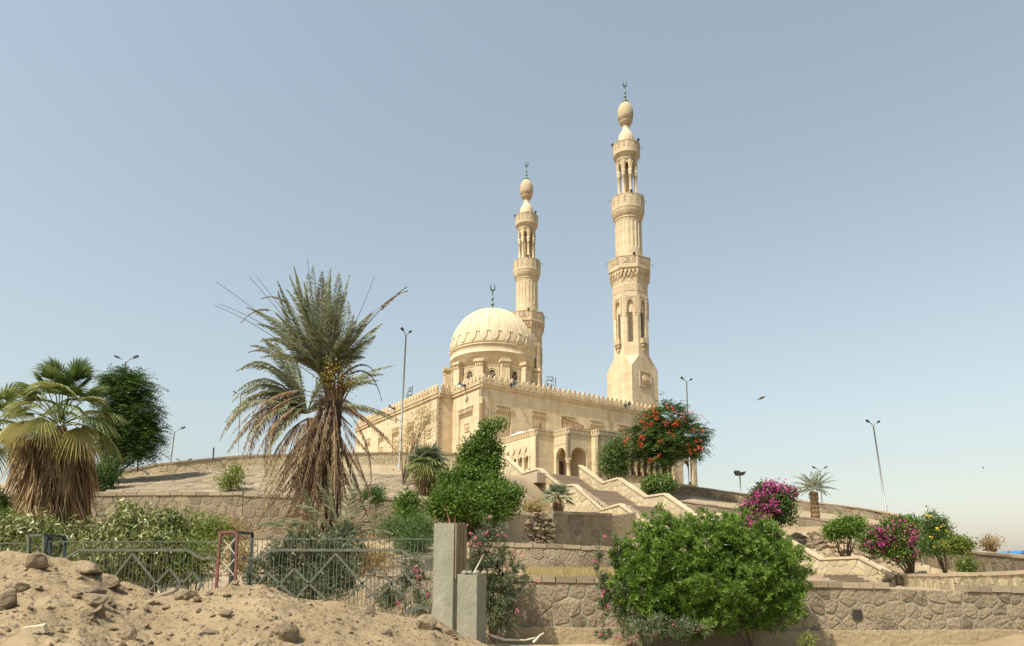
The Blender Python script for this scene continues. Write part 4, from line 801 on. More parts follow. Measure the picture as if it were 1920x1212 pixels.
def shrub(name, label, cat, blobs, base, mat, nclump, per, ln, wd, style='rosette', trunk_r=.05, ntips=9, group=None, tmid=.5, shell=.5, spread=.5, trunk_mat='trunk', flowers=None, gapf=-.22):
    """blobs in photo pixels: (x, y, Y, rx, ry[, depth factor])"""
    W = []
    for bl in blobs:
        x, y, Y, rx, ry = bl[:5]; p = at(x, y, Y); k = pxm(Y); W.append((p[0], p[1], p[2], rx*k, rx*k*(bl[5] if len(bl) > 5 else .8), ry*k))
    bx, bY = base; bp = np.array([gx(bx, bY), bY, tz(gx(bx, bY), bY)])
    t = tag(empty(name, tuple(bp)), label, cat, group)
    P, D, R = in_blobs(W, nclump, shell); P = np.maximum(P, [-1e9, -1e9, bp[2]+.02]); parts = []
    sc_ = 2.6/max(.3, float(np.mean([q[3] for q in W])))
    nz_ = np.array([mnoise.noise(Vector(q*sc_)) for q in P]); keep = nz_ > gapf+.1*rng.normal(size=len(P)); P, D, nz_ = P[keep], D[keep], nz_[keep]; nclump = len(P)
    tint_c = np.clip(tmid+.24*rng.normal(size=nclump)+.35*nz_, 0, 1)
    if style == 'rosette':
        ax = unit(D+np.array([0, 0, .9])+.45*rng.normal(size=(nclump, 3)))
        for k in range(per):
            dr = unit(ax*rng.uniform(.1, .9, (nclump, 1))+unit(rng.normal(size=(nclump, 3)))*.9); q = P-ax*rng.uniform(0, spread*ln, (nclump, 1))
            parts.append(leaves(q, dr, ln*rng.uniform(.7, 1.25, nclump), wd*rng.uniform(.8, 1.2, nclump), np.clip(tint_c+.12*rng.normal(size=nclump), 0, 1)))
    elif style == 'droop':
        for k in range(per):
            dr = unit(rng.normal(size=(nclump, 3))*[.75,.75,.4]+[0, 0, -.75]); q = P+rng.normal(size=(nclump, 3))*spread*ln
            parts.append(leaves(q, dr, ln*rng.uniform(.7, 1.2, nclump), wd*rng.uniform(.8, 1.2, nclump), np.clip(tint_c+.15*rng.normal(size=nclump), 0, 1)))
    elif style == 'pinnate':          # sprays: leaflets along a short drooping twig
        ax = unit(D*[1,1,.35]+.5*rng.normal(size=(nclump, 3))*[1,1,.4]); sd = unit(np.cross(ax, [0,0,1.])+.1*rng.normal(size=(nclump,3)))
        for k in range(per):
            f = (k//2+.5)/(per/2); sg = 1 if k % 2 else -1; q = P+ax*(f*spread)+np.array([0,0,-1.])*(f**2*spread*.35)
            parts.append(leaves(q, sd*sg+ax*.5+.2*rng.normal(size=(nclump,3)), ln*rng.uniform(.7,1.2,nclump), wd, np.clip(tint_c+.1*rng.normal(size=nclump),0,1), side=np.tile([0,0,1.],(nclump,1))+.5*rng.normal(size=(nclump,3))))
    else:
        for k in range(per):
            dr = unit(D*.6+rng.normal(size=(nclump, 3))+[0, 0, .25]); q = P+rng.normal(size=(nclump, 3))*spread*ln
            parts.append(leaves(q, dr, ln*rng.uniform(.6, 1.3, nclump), wd*rng.uniform(.7, 1.3, nclump), np.clip(tint_c+.13*rng.normal(size=nclump), 0, 1)))
    V, F, T = joinq(parts); link('crown', npmesh('crown', V-bp, F, T), M[mat], t)
    tips = [P[i]-bp for i in rng.choice(nclump, min(ntips, nclump), replace=False)]
    if ntips: branches((0, 0, 0), tips, trunk_r, M[trunk_mat], t)
    return t, bp, P, D, W
def blossoms(t, bp, pts, mat, ln, per=7, name='blossom', spread=.35, single=False):
    """each cluster of petals its own part unless single"""
    allp = []
    for p in pts:
        c = np.tile(p-bp, (per, 1))+rng.normal(size=(per, 3))*ln*spread; allp.append(leaves(c, rng.normal(size=(per, 3)), ln*rng.uniform(.7, 1.1, per), ln*.75, rng.random(per)))
    if single: V, F, T = joinq(allp); tag(link(name, npmesh(name, V, F, T), M[mat], t), kind='stuff')
    else:
        for v, f, tt in allp: link(name, npmesh(name, v, f, tt), M[mat], t)
def facing(P, D, n, yf=-.2):          # points of the crown on the side towards the street
    ok = np.where(D[:,1] < yf)[0]; return P[rng.choice(ok, min(n, len(ok)), replace=False)]
# ------------------------------------------------------------------ the big front shrub
t, bp, P, D, W = shrub('garden_shrub', 'big round bright green shrub with narrow leaves in front of the rubble wall', 'shrub',
    [(1250,1045,16.6,95,82,.6),(1335,1030,16.7,110,78,.55),(1440,1065,16.8,84,92,.6),(1200,1105,16.5,66,75,.7),(1330,1100,16.4,130,80,.5),(1465,1105,16.7,60,66,.7),(1180,1060,16.8,38,62),(1390,1010,16.9,82,60,.5),(1240,1005,16.9,66,56,.6),(1300,1150,16.7,110,50,.4),(1430,1150,16.9,64,40,.5)], (1400,16.9), 'shrub', 6400, 18, .125, .021, 'rosette', .04, 7, shell=.42, tmid=.58, spread=.3, gapf=-.34)
blossoms(t, bp, facing(P, D, 40), 'yellow', .03, 3, 'bud', single=True)
# oleanders
OL = 'oleander_leaf'
t, bp, P, D, W = shrub('oleander', 'oleander with pink blossoms growing behind the concrete pillars', 'oleander', [(920,1030,16.8,48,58,.5),(945,1095,16.7,52,70,.5),(900,1080,16.8,50,80,.5),(930,1150,16.7,50,50,.5),(895,1150,16.8,40,50,.5)], (925,16.9), 'olea', 1000, 12, .13, .020, 'rosette', .022, 14, shell=.4, tmid=.5)
blossoms(t, bp, [at(x, y, 16.1) for x, y in ((875,985),(884,1001),(891,1010),(882,1018),(893,1022),(912,1000),(918,972),(935,1003),(946,1006),(951,1063),(969,1147),(1012,1089),(965,1040),(977,1037),(898,1020)) if True], 'pink', .05, 8)
t, bp, P, D, W = shrub('oleander', 'low oleander with pink blossoms at the foot of the big green shrub', 'oleander', [(1210,1175,16.,60,32),(1165,1130,16.4,26,48),(1280,1180,15.9,44,28),(1158,1045,16.8,14,52),(1134,1115,16.6,14,60),(1122,1050,16.8,8,30),(1130,1190,16.,22,12)], (1205,16.1), 'olea', 620, 12, .13, .02, 'rosette', .02, 9, shell=.3)
blossoms(t, bp, [at(x, y, 15.8) for x, y in ((1134,1005),(1116,1052),(1132,1110),(1141,1136),(1129,1117),(1126,1190),(1197,1192),(1229,1190),(1263,1170),(1309,1180),(1160,1196),(1183,1203))], 'pink', .05, 7)
t, bp, P, D, W = shrub('oleander', 'dense grey-green oleander behind the fence below the date palm', 'oleander', [(560,1045,15.2,65,62),(630,1060,15.0,60,70),(510,1080,15.,52,60),(640,1010,15.6,38,40),(570,1110,14.6,80,45)], (580,15.1), 'olea', 1500, 12, .15, .022, 'rosette', .02, 12, shell=.4, tmid=.55)
t, bp, P, D, W = shrub('oleander', 'thin oleander with a few pink blossoms between the fence and concrete pillars', 'oleander', [(775,1075,14.8,32,50),(735,1115,14.6,36,34),(790,1130,14.6,26,40)], (765,14.7), 'olea', 260, 11, .13, .02, 'rosette', .015, 8, shell=.2)
blossoms(t, bp, [at(x, y, 14.3) for x, y in ((778,1066),(786,1070),(801,1113),(748,1131),(763,1150),(784,1084))], 'pink', .06, 8)
# leafy plants behind the fence
for k, (bl, bs, lab) in enumerate((([(30,1000,15.8,60,42),(95,1005,15.6,58,40),(60,1045,15.2,80,40)], (55,15.6), 'leafy pale mango bush at the foot of the shaggy fan palm'), ([(165,1010,15.6,46,40),(250,995,15.8,48,48),(210,1050,15.,80,48),(235,960,16.2,16,26)], (215,15.6), 'leafy mango bush with glossy drooping leaves against the tan terrace wall'), ([(315,985,16,32,32),(300,1040,15.2,52,48)], (308,15.6), 'narrow leafy mango bush next to the lime green thicket'))):
    shrub('mango_bush', lab, 'bush', bl, bs, 'mango', 760, 10, .165, .04, 'droop', .025, 9, 'leafy bushes behind the fence', shell=.35, spread=.7)
shrub('leafy_thicket', 'lime green feathery thicket behind the fence beside the red lattice post', 'bush', [(360,1000,16.5,46,34),(405,1000,16.8,34,30),(370,1045,15.6,56,40),(330,1060,15.2,40,40)], (370,16.2), 'lime', 1300, 8, .12, .022, 'other', .02, 8, shell=.3, spread=1.)
shrub('garden_shrub', 'dry brownish shrub behind the fence at the red lattice post', 'shrub', [(450,1045,16.,28,44),(690,1050,16.4,60,26),(440,1000,17.2,30,26)], (470,16), 'drybush', 900, 7, .12, .02, 'other', .012, 8, shell=.1, spread=1., tmid=.4)
# bushes on the terraces
shrub('tall_bush', 'tall irregular dark green bush growing against the stairs', 'bush', [(905,832,40,25,30),(886,868,40,30,30),(918,802,40,14,15),(893,945,38,76,42),(845,940,38,44,36),(940,935,38.5,42,34),(860,905,39,42,32),(915,870,40,28,26),(938,796,40,10,8),(884,842,40,14,20),(905,905,39.4,50,28),(930,842,40,11,14),(825,955,37.6,24,22)], (893,39.5), 'bush', 5200, 9, .17, .10, 'other', .12, 16, shell=.5, spread=1.)
shrub('bush', 'green bush on the terrace beside the small shaggy palm', 'bush', [(765,945,36,24,26),(770,975,35.5,30,24)], (766,36), 'bush', 600, 8, .17, .08, 'other', .03, 6, shell=.4, spread=1.)
shrub('bush', 'feathery green bush behind the fence end', 'bush', [(785,995,30,40,28),(740,985,30,30,18),(770,1020,29,42,22)], (770,30), 'feather', 1000, 9, .22, .03, 'droop', .02, 7, shell=.25, spread=1.)
shrub('bush', 'small green shrub on the paved bank beside the date palm', 'bush', [(703,930,37,20,15),(690,926,37,14,10)], (702,38.2), 'feather', 350, 8, .16, .05, 'other', .02, 5, spread=1.)
shrub('bush', 'small weedy bush sprouting above the tan terrace wall', 'bush', [(432,905,39.5,24,14),(440,885,40,10,14)], (432,39.5), 'lime', 260, 8, .18, .06, 'other', .015, 6, spread=1.2, shell=.1)
shrub('dry_bush', 'small straw-coloured dry bush next to the small blue-green fan palm', 'bush', [(1000,952,46,20,13)], (1002,46.2), 'drybush', 260, 8, .22, .05, 'other', .015, 5, spread=1., shell=.1)
t, bp, P, D, W = shrub('dark_tree', 'dark round acacia tree behind the shaggy fan palm', 'tree', [(243,730,45,46,36),(218,735,45,36,36),(262,775,45,40,42),(240,800,45,50,46),(215,795,45,38,54),(275,820,45,30,40),(245,845,45,38,26),(235,706,45,32,13),(218,840,45,30,32)], (200,43.5), 'acacia', 7500, 10, .20, .06, 'pinnate', .11, 14, shell=.4, spread=.75, tmid=.5, trunk_mat='dark_trunk')
shrub('bush', 'dark low bush under the dark round tree', 'bush', [(195,895,41,26,26),(205,880,41.5,18,18)], (197,41), 'acacia', 700, 8, .18, .06, 'other', .04, 5, spread=1.)
shrub('bush', 'green bush low behind the skirt of the shaggy fan palm', 'bush', [(-5,955,22,34,36),(0,985,21.5,36,26)], (0,22), 'bush', 700, 8, .13, .05, 'other', .03, 5, spread=1.)
# flame tree and its neighbours by the annex
t, bp, P, D, W = shrub('flame_tree', 'flame tree with scattered red blossoms in front of the annex windows', 'tree', [(1250,785,64,48,32),(1215,815,63.5,40,32),(1285,815,63.5,42,34),(1250,835,63,58,26),(1300,840,63.5,26,20),(1195,845,63.5,22,18),(1235,862,63,34,18)], (1247,63.6), 'flame', 5200, 10, .24, .085, 'pinnate', .16, 0, shell=.45, spread=.75, tmid=.5)
m = MB(); tp = at(1246,865,63.4)-bp
m.tube([(0,0,-.2), tuple(tp*.5+np.array([.05,0,0])), tuple(tp)], .26, 10, .19)
for i in rng.choice(len(P), 22, replace=False): q = P[i]-bp; m.tube([tuple(tp*.97), tuple(tp*.5+q*.5+np.array([0,0,-.2])), tuple(q)], .10, 6, .02)
m.build('trunk', M['trunk'], t)
fl = [(1226,765),(1229,774),(1224,778),(1231,785),(1210,780),(1202,790),(1214,797),(1207,802),(1199,819),(1205,819),(1176,822),(1172,828),(1203,836),(1200,830),(1248,794),(1251,792),(1258,811),(1236,829),(1270,791),(1268,797),(1282,785),(1280,774),(1250,764),(1300,807),(1316,808),(1307,828),(1290,836),(1312,838),(1318,843),(1306,843),(1296,849),(1232,856),(1220,863),(1265,780),(1319,785),(1221,797),(1296,770),(1262,768)]
blossoms(t, bp, [at(x, y, 60.6+rnd.uniform(0,.8)) for x, y in fl], 'red', .16, 10, 'blossom', .9)
shrub('small_tree', 'light green small tree between the stairs and the annex windows', 'tree', [(1150,850,62.5,28,22),(1160,835,62.5,20,14),(1145,875,62.5,22,18),(1168,870,62.8,16,20)], (1152,63.3), 'feather', 1300, 8, .20, .10, 'other', .07, 10, spread=1.3, shell=.2, tmid=.75)
t, bp, P, D, W = shrub('flowering_bush', 'round green bush with small white blossoms on the stair balustrade', 'bush', [(1235,908,59.5,30,17),(1222,912,59.5,18,14),(1250,912,59.5,18,12)], (1236,60), 'bush', 1000, 8, .2, .1, 'other', .05, 6, spread=.9)
blossoms(t, bp, facing(P, D, 120), 'whitepet', .1, 4, 'blossoms', .8, True)
# bougainvilleas and other plants on the right
t, bp, P, D, W = shrub('bougainvillea', 'bougainvillea with magenta and white flowers above the big green shrub', 'bougainvillea', [(1440,945,51,42,34),(1465,955,51,26,34),(1418,960,51,30,28),(1440,920,51,34,14),(1412,985,50.6,22,16),(1480,925,51,16,12)], (1442,51.4), 'acacia', 2000, 8, .18, .11, 'other', .08, 9, spread=1.)
ml = at(1424,945,50.2); pf = facing(P, D, 900, -.05); ok = [p for p in pf if p[0] < at(1452,945,50.4)[0] or p[2] > at(1440,928,50.5)[2]]
ok = [p+np.array([0,-.22,.05]) for p in ok if mnoise.noise(Vector(p*1.3)) > -.12]; blossoms(t, bp, ok[:300], 'magenta', .17, 6, 'magenta_bracts', 1., True); blossoms(t, bp, ok[300:360]+list(facing(P, D, 30)), 'whitepet', .11, 5, 'white_bracts', .9, True)
t, bp, P, D, W = shrub('bougainvillea', 'wide bougainvillea with pink-purple flowers by the foot of the stairs', 'bougainvillea', [(1665,1005,40,46,26),(1700,1010,40,44,34),(1640,1018,40,28,22),(1690,985,40.4,34,16),(1725,1000,40.4,24,28),(1690,1035,39.6,40,20)], (1700,40.4), 'bush', 2600, 8, .15, .09, 'other', .08, 10, spread=1., tmid=.4)
pf = facing(P, D, 900, -.05); ok = [p for p in pf if p[0] < at(1715,1000,39.6)[0]]; ok = [p+np.array([0,-.2,.05]) for p in ok if mnoise.noise(Vector(p*1.6)) > -.05]; blossoms(t, bp, ok[:190], 'magenta', .14, 5, 'magenta_bracts', 1., True); blossoms(t, bp, ok[190:260]+[p for p in pf if p[0] > at(1712,1000,39.6)[0]][:50], 'pink', .09, 4, 'faded_bracts', 1., True)
shrub('bush', 'green bush on the rubble slope below the small date palm', 'bush', [(1585,990,46.5,32,18),(1560,1000,46.5,16,12),(1604,985,46.6,18,12)], (1578,46.8), 'bush', 1000, 8, .17, .1, 'other', .07, 9, spread=1., tmid=.65)
t, bp, P, D, W = shrub('flowering_shrub', 'shrub with yellow trumpet flowers beside the wide bougainvillea', 'shrub', [(1755,1022,36.5,32,20),(1765,1000,36.5,18,24),(1745,1005,36.8,16,18),(1744,975,36.6,8,14),(1762,985,36.6,8,12)], (1764,36.8), 'feather', 1000, 8, .16, .055, 'other', .05, 8, spread=1., tmid=.5)
blossoms(t, bp, [at(x, y, 35.7) for x, y in ((1742,969),(1766,985),(1776,996),(1765,1016),(1772,1020),(1747,1008),(1784,1034),(1757,992),(1738,965),(1752,1026))], 'yellow', .1, 8)
shrub('bush', 'bright green bush leaning over the brown terrace wall by the yellow flowers', 'bush', [(1800,1024,34,24,10),(1790,1018,34,12,8)], (1800,35.5), 'lime', 500, 8, .14, .06, 'other', .02, 5, spread=1., tmid=.3)
t, bp, P, D, W = shrub('flowering_bush', 'small pale-flowered bush against the foot of the brown terrace wall', 'bush', [(1812,1060,32,17,11)], (1812,32), 'lime', 300, 8, .11, .05, 'other', .015, 5, spread=1., tmid=.2)
blossoms(t, bp, facing(P, D, 24), 'whitepet', .06, 4, 'blossoms', .8, True)
t, bp, P, D, W = shrub('bare_tree', 'small leafless reddish tree on the skyline beside the blue canopy', 'tree', [(1857,1018,38,22,12),(1852,1028,38,12,10)], (1857,38.2), 'drybush', 160, 6, .12, .06, 'other', .03, 26, spread=1.2, shell=.1, tmid=.15)
shrub('weed', 'small leafy weed at the foot of the front wall', 'weed', [(1515,1200,15.8,9,10),(1512,1208,15.8,10,6)], (1514,15.8), 'lime', 60, 6, .08, .025, 'other', .006, 5, spread=.8)
shrub('dry_tree', 'straw-coloured climbing shrub wrapped round the tall lamp post', 'bush', [(765,835,45.5,28,30),(745,860,45,16,20),(775,810,45.8,22,30),(800,780,46,30,30)], (755,44.5), 'drybush', 700, 6, .22, .03, 'droop', .06, 14, spread=2.2, shell=.1, tmid=.6)
# ------------------------------------------------------------------ palms
def frond(base, az, el, L, droop, mat, n=46, lw=.026, ll=.42, parent=None, name='frond', vee=.55, tmid=.5, folded=1., bare=.18, roll=0., curve=None):
    """date-palm frond: arching midrib with two rows of leaflets"""
    h = np.array([math.cos(az), math.sin(az), 0]); pts = []; p = np.array(base, float); e = el; ns = 18
    for k in range(ns+1):
        pts.append(p.copy()); p = p+(h*math.cos(e)+np.array([0, 0, math.sin(e)]))*L/ns; e -= droop/ns*(.4+1.2*k/ns)
    pts = np.array(pts)
    if curve is not None:
        c0, c1, c2 = [np.array(q, float) for q in curve]; tt = np.linspace(0, 1, ns+1)[:, None]; pts = c0*(1-tt)**2+2*c1*tt*(1-tt)+c2*tt**2; hv = c2-c0; hv[2] = 0; h = hv/max(1e-6, np.linalg.norm(hv))
    f = np.linspace(bare, .995, n); ii = f*ns; i0 = np.minimum(ii.astype(int), ns-1); fr_ = (ii-i0)[:, None]
    q = pts[i0]*(1-fr_)+pts[i0+1]*fr_; tg = unit(pts[i0+1]-pts[i0]); sd = np.array([-h[1], h[0], 0]); upv = unit(np.cross(tg, np.tile(sd, (n, 1)))); upv *= -1
    upv = np.where(upv[:, 2:3] < 0, upv, upv); parts = []
    for sg in (-1, 1):
        ln = ll*np.sin(np.clip((f-bare*.8)/(1-bare*.8), 0, 1)**.6*math.pi*.93+.12)*rng.uniform(.85, 1.1, n)
        d = tg*.75+sg*sd*folded*.85-upv*vee*-.6+rng.normal(size=(n, 3))*.09; d[:, 2] -= .15
        parts.append(leaves(q, d, np.maximum(ln, .06), lw*rng.uniform(.8, 1.2, n), np.clip(tmid+.2*rng.normal(size=n), 0, 1), .15))
    m = MB().tube([tuple(x) for x in pts[::2]], .022*L/3, 4, .005, False); mv = np.array(m.v); mf = [x for x in m.f if len(x) == 4]
    parts.append((mv, np.array(mf), np.full(len(mf), min(1, tmid+.15))))
    V, F, T = joinq(parts); return link(name, npmesh(name, V, F, T), mat, parent)
def date_palm(x, ybase, Y, ycrown, lab, R, trunk_r, spec, name='date_palm', tm='palm_trunk'):
    b = at(x, ybase, Y); b[2] = min(b[2], tz(b[0], b[1])+.0) if abs(b[2]-tz(b[0], b[1])) < 1.5 else b[2]; c = at(x, ycrown, Y); h = c[2]-b[2]
    t = tag(empty(name, tuple(b)), lab, 'palm tree')
    m = MB(); prof = []; nz = max(8, int(h/.16))
    for k in range(nz+1): z = h*k/nz-.2; prof += [(trunk_r*(1.12 if k % 2 else .95)*(1.15-.15*k/nz), z)]
    m.lathe(prof, 14, sm=False, rf=lambda a, r, z: 1+.06*math.sin(5*a+z*9)); m.build('trunk', M[tm], t); return t, h
# the big date palm
t, H_ = date_palm(618, 1010, 22, 735, 'tall date palm with hanging dead fronds behind the fence', 3.4, .21, None, tm='dark_trunk')
DPB = np.array(t.location)
def sprig(b0, c1, tip, Y, mat, org, par, dz=(0, 0), name='frond', **kw):      # frond drawn through three photo points at its own depth
    P0, P1, P2 = at(*b0, Y), at(*c1, Y+dz[0]), at(*tip, Y+dz[1]); return frond((0,0,0), 0, 0, 4.2 if name == 'frond' else 1.8, 0, mat, parent=par, name=name, curve=(P0-org, P1-org, P2-org), **kw)
up = [((562,605),(524,522)),((578,590),(556,503)),((592,590),(590,497)),((610,590),(622,497)),((628,610),(640,512)),((575,620),(538,558)),((592,610),(572,530)),((602,620),(606,520)),((640,645),(656,562)),((540,592),(468,578)),((548,612),(486,606)),((655,640),(714,600)),((640,640),(694,585)),((582,640),(520,590)),((622,610),(650,545)),((600,640),(560,575)),((615,640),(630,560)),((585,600),(548,520)),((606,600),(640,530)),((570,640),(505,628)),((640,660),(690,640)),((590,640),(540,640)),((628,650),(672,600)),((598,600),(604,505))]
for k, (c1, tip) in enumerate(up+[((a[0]+rnd.uniform(-14,14), a[1]+rnd.uniform(-8,14)), (b_[0]+rnd.uniform(-16,16), b_[1]+rnd.uniform(4,45))) for a, b_ in up]):
    d = rnd.uniform(-1.3, 1.3); sprig((612+rnd.uniform(-6,6), 722), (c1[0]+rnd.uniform(-4,4), c1[1]), (tip[0]+rnd.uniform(-5,5), tip[1]+rnd.uniform(-3,8)), 22, M['date_leaf'], DPB, t, (d*.5, d), n=84, lw=.032, ll=.52, tmid=.55+rnd.uniform(-.22,.22), bare=.16, folded=.9)
for k in range(125):                    # dead fronds hanging down round the trunk in a ragged bundle
    x0 = 612+rnd.uniform(-16, 18); y0 = rnd.uniform(735, 830); side = rnd.choice((-1,-1,1)); xe = rnd.gauss(592, 44) if k < 95 else rnd.uniform(500, 700); ye = min(1003, rnd.uniform(900, 1010)); d = rnd.uniform(-1.1, .5)
    if 596 < x0 < 622 and d < -.2 and y0 < 790: y0 += 45
    sprig((x0, y0), (x0*.55+xe*.45+rnd.uniform(-18,18), y0*.6+ye*.4-rnd.uniform(0,30)), (xe, ye), 22, M['dead'], DPB, t, (d*.8, d), 'dead_frond', n=40, lw=.032, ll=.30, folded=.3, tmid=rnd.choice((.0,.08,.2,.4,.7,.95)), bare=.15)
for c1, tip, tm in (((690,640),(716,750),.1),((668,655),(702,696),.35),((640,780),(660,800),.1),((690,770),(745,850),.75),((720,800),(690,960),.7),((680,860),(692,930),.6),((500,760),(470,890),.8),((520,700),(430,820),.85),((490,720),(455,880),.7),((560,840),(480,960),.7),((540,880),(470,1000),.9),((650,800),(700,860),.6)):   # arching half-dead fronds
    sprig((612,745), c1, tip, 22, M['dead'], DPB, t, (rnd.uniform(-.6,.6), rnd.uniform(-1,1)), 'dead_frond', n=56, lw=.026, ll=.34 if tm > .4 else .14, tmid=tm, bare=.3, folded=.8 if tm > .4 else .2)
for c1, tip in (((520,620),(400,572)),((530,610),(410,570)),((540,620),(406,529)),((560,620),(468,520)),((565,620),(481,519)),((655,640),(702,520)),((690,590),(762,538)),((590,600),(576,484))):      # bare stalks against the sky
    P0, P1, P2 = [at(*q, 22)-DPB for q in ((610,715), c1, tip)]; m = MB(); m.tube([tuple(P0*(1-q)**2+2*P1*q*(1-q)+P2*q*q) for q in np.linspace(0, 1, 9)], .017, 5, .006); m.build('bare_stalk', M['dark_metal'], t)
for c1, tip in (((520,520),(452,605)),((560,530),(490,560)),((510,640),(467,660)),((700,560),(764,545)),((705,575),(762,538))):   # narrow rolled-up dry fronds
    sprig((607,720), c1, tip, 22, M['dead'], DPB, t, (0,0), 'dead_frond', n=40, lw=.026, ll=.14, folded=.1, bare=.62, tmid=.7)
for k in range(34):                    # stout cut leaf bases closing the top of the trunk
    a = 2.399*k; e = rnd.uniform(.05, .5); q = np.array([math.cos(a)*e, math.sin(a)*e, 1.]); p0 = np.array([.16*math.cos(a), .16*math.sin(a), H_-.55+.012*k]); m = MB(); m.tube([tuple(p0), tuple(p0+q*.25), tuple(p0+q*rnd.uniform(.45,.85))], .05, 5, .015); m.build('leaf_base', M['palm_trunk'], t)
for k in range(9):                     # date clusters
    a = 2.4*k; c = np.array([.34*math.cos(a), .34*math.sin(a), H_+.3+.5*rnd.random()]); n = 160; q = c+rng.normal(size=(n,3))*[.15,.15,.24]
    V, F, T = leaves(q, rng.normal(size=(n,3)), .07, .045, rng.random(n)); tag(link('date_cluster', npmesh('date_cluster', V, F, T), M['fruit'], t), kind='stuff')
for b0, c1, tip in (((640,1010),(628,940),(596,905)),((645,1010),(650,930),(664,905)),((650,1010),(680,960),(742,950)),((630,1010),(600,940),(556,948)),((640,1010),(620,930),(618,880)),((620,1010),(560,950),(500,985)),((650,1010),(690,980),(735,1000)),((640,1010),(660,950),(700,930)),((560,1010),(520,960),(470,990)),((600,1010),(590,950),(570,915))):   # young offshoots at the foot
    sprig(b0, c1, tip, 20.2+rnd.uniform(-.3,.3), M['date_leaf'], DPB, t, (rnd.uniform(-.4,.4), rnd.uniform(-.6,.6)), 'offshoot_frond', n=56, lw=.03, ll=.40, tmid=.5, bare=.1)
for k in range(26):
    a = rnd.uniform(0, 2*math.pi); frond((.35*math.cos(a), .35*math.sin(a)-.2, rnd.uniform(.5, 2.2)), a, rnd.uniform(-1.0,-.1), rnd.uniform(1.3,2.2), rnd.uniform(.2,.8), M['dead'], 34, .03, .34, t, 'dead_frond', folded=.5, tmid=rnd.uniform(.4,.9))
# second, shorter date palm just behind it on the left
t, h2 = date_palm(574, 1000, 25.0, 775, 'shorter grey-green date palm leaning out behind the tall date palm', 3, .15, None)
D2 = np.array(t.location)
lf = [((512,640),(450,692),.6),((505,665),(436,742),.65),((530,640),(470,648),.55),((465,700),(412,826),.85),((488,690),(422,792),.8),((470,735),(452,868),.9),((530,705),(486,768),.6),((490,765),(498,905),.9),((660,690),(705,722),.6),((668,690),(718,702),.6),((540,650),(500,640),.6),((515,690),(440,770),.7),((500,720),(428,850),.9),((545,690),(510,690),.5),((520,740),(465,820),.8),((540,720),(520,800),.7),((560,690),(545,650),.5),((600,690),(640,690),.5),((620,720),(690,790),.8),((640,730),(735,830),.9),((660,740),(742,790),.8),((560,740),(500,850),.8)]
lf += [((a[0]+rnd.uniform(-16,16), a[1]+rnd.uniform(-12,16)), (b_[0]+rnd.uniform(-8,24), b_[1]+rnd.uniform(-26,26)), c_*.95) for a, b_, c_ in lf]
for c1, tip, tm in lf:
    d = rnd.uniform(-1.2, 1.2); sprig((576,775), c1, tip, 25, M['date_leaf'] if tm < .84 else M['dead'], D2, t, (d*.5, d), n=84, lw=.034, ll=.50, tmid=tm if tm < .84 else .9, bare=.12)
for k in range(16):
    xe = rnd.uniform(470, 700); sprig((576,785), (576*.5+xe*.5, 800), (xe, rnd.uniform(900, 990)), 25, M['dead'], D2, t, (rnd.uniform(-.8,.8), rnd.uniform(-1,1)), 'dead_frond', n=46, lw=.03, ll=.36, tmid=.85)
t, h3 = date_palm(1529, 972, 54.2, 918, 'small date palm on the terrace beside the bougainvillea', 2, .28, None)
for k in range(34):
    a = 2.399*k; frond((0,0,h3), a, math.radians(82-k*2.6), rnd.uniform(1.6,2.0), rnd.uniform(.7,1.3), M['date_leaf'], 34, .035, .34, t, tmid=.5)
def fan(base, az, el, pet, R, mat, parent, name='fan_frond', nseg=34, spread=2.0, droop=.35, tmid=.4, cut=.5, wseg=None):
    """fan-palm leaf on its stalk: pleated segments joined near the middle, free at the tips"""
    h = np.array([math.cos(az), math.sin(az), 0]); d = h*math.cos(el)+np.array([0,0,math.sin(el)]); p0 = np.array(base, float); e = el; pts = [p0.copy()]; p = p0.copy()
    for k in range(6): p = p+(h*math.cos(e)+np.array([0,0,math.sin(e)]))*pet/6; e -= droop*.12; pts.append(p.copy())
    hub = p; dh = h*math.cos(e)+np.array([0,0,math.sin(e)]); sd = np.array([-h[1], h[0], 0]); nrm = np.cross(sd, dh); V = []; F = []; T = []; w = wseg or 2*spread/nseg
    for k in range(nseg):
        th = -spread+2*spread*(k+.5)/nseg; r = R*(.72+.28*math.cos(th*.7))*rnd.uniform(.9,1.05); b = len(V); tt = min(1, max(0, tmid+rnd.gauss(0,.1)))
        rows = []
        for j, (f, wf) in enumerate(((.02,1.),(.45,1.),(.75,.55),(1.,.06))):
            dd = dh*math.cos(th)+sd*math.sin(th); c = hub+dd*r*f+np.array([0,0,-1.])*droop*r*f**2.4*(.5+.5*abs(th)/spread)+nrm*(.10*r*f)*(1-abs(th)/spread)
            pr = -dh*math.sin(th)+sd*math.cos(th); hw = w*.5*r*min(f, .5)*wf*1.03; V += [c-pr*hw-nrm*(.02*R if k % 2 else -.02*R)*(f < .9), c+pr*hw+nrm*(.02*R if k % 2 else -.02*R)*(f < .9)]
        for j in range(3): F.append((b+2*j, b+2*j+1, b+2*j+3, b+2*j+2)); T.append(tt)
    m = MB().tube([tuple(x) for x in pts], .02, 4, .012, False); mf = [x for x in m.f if len(x) == 4]; V2_, F2, T2 = joinq([(np.array(V), np.array(F), np.array(T)), (np.array(m.v), np.array(mf), np.full(len(mf), tmid))])
    return link(name, npmesh(name, V2_, F2, T2), mat, parent)
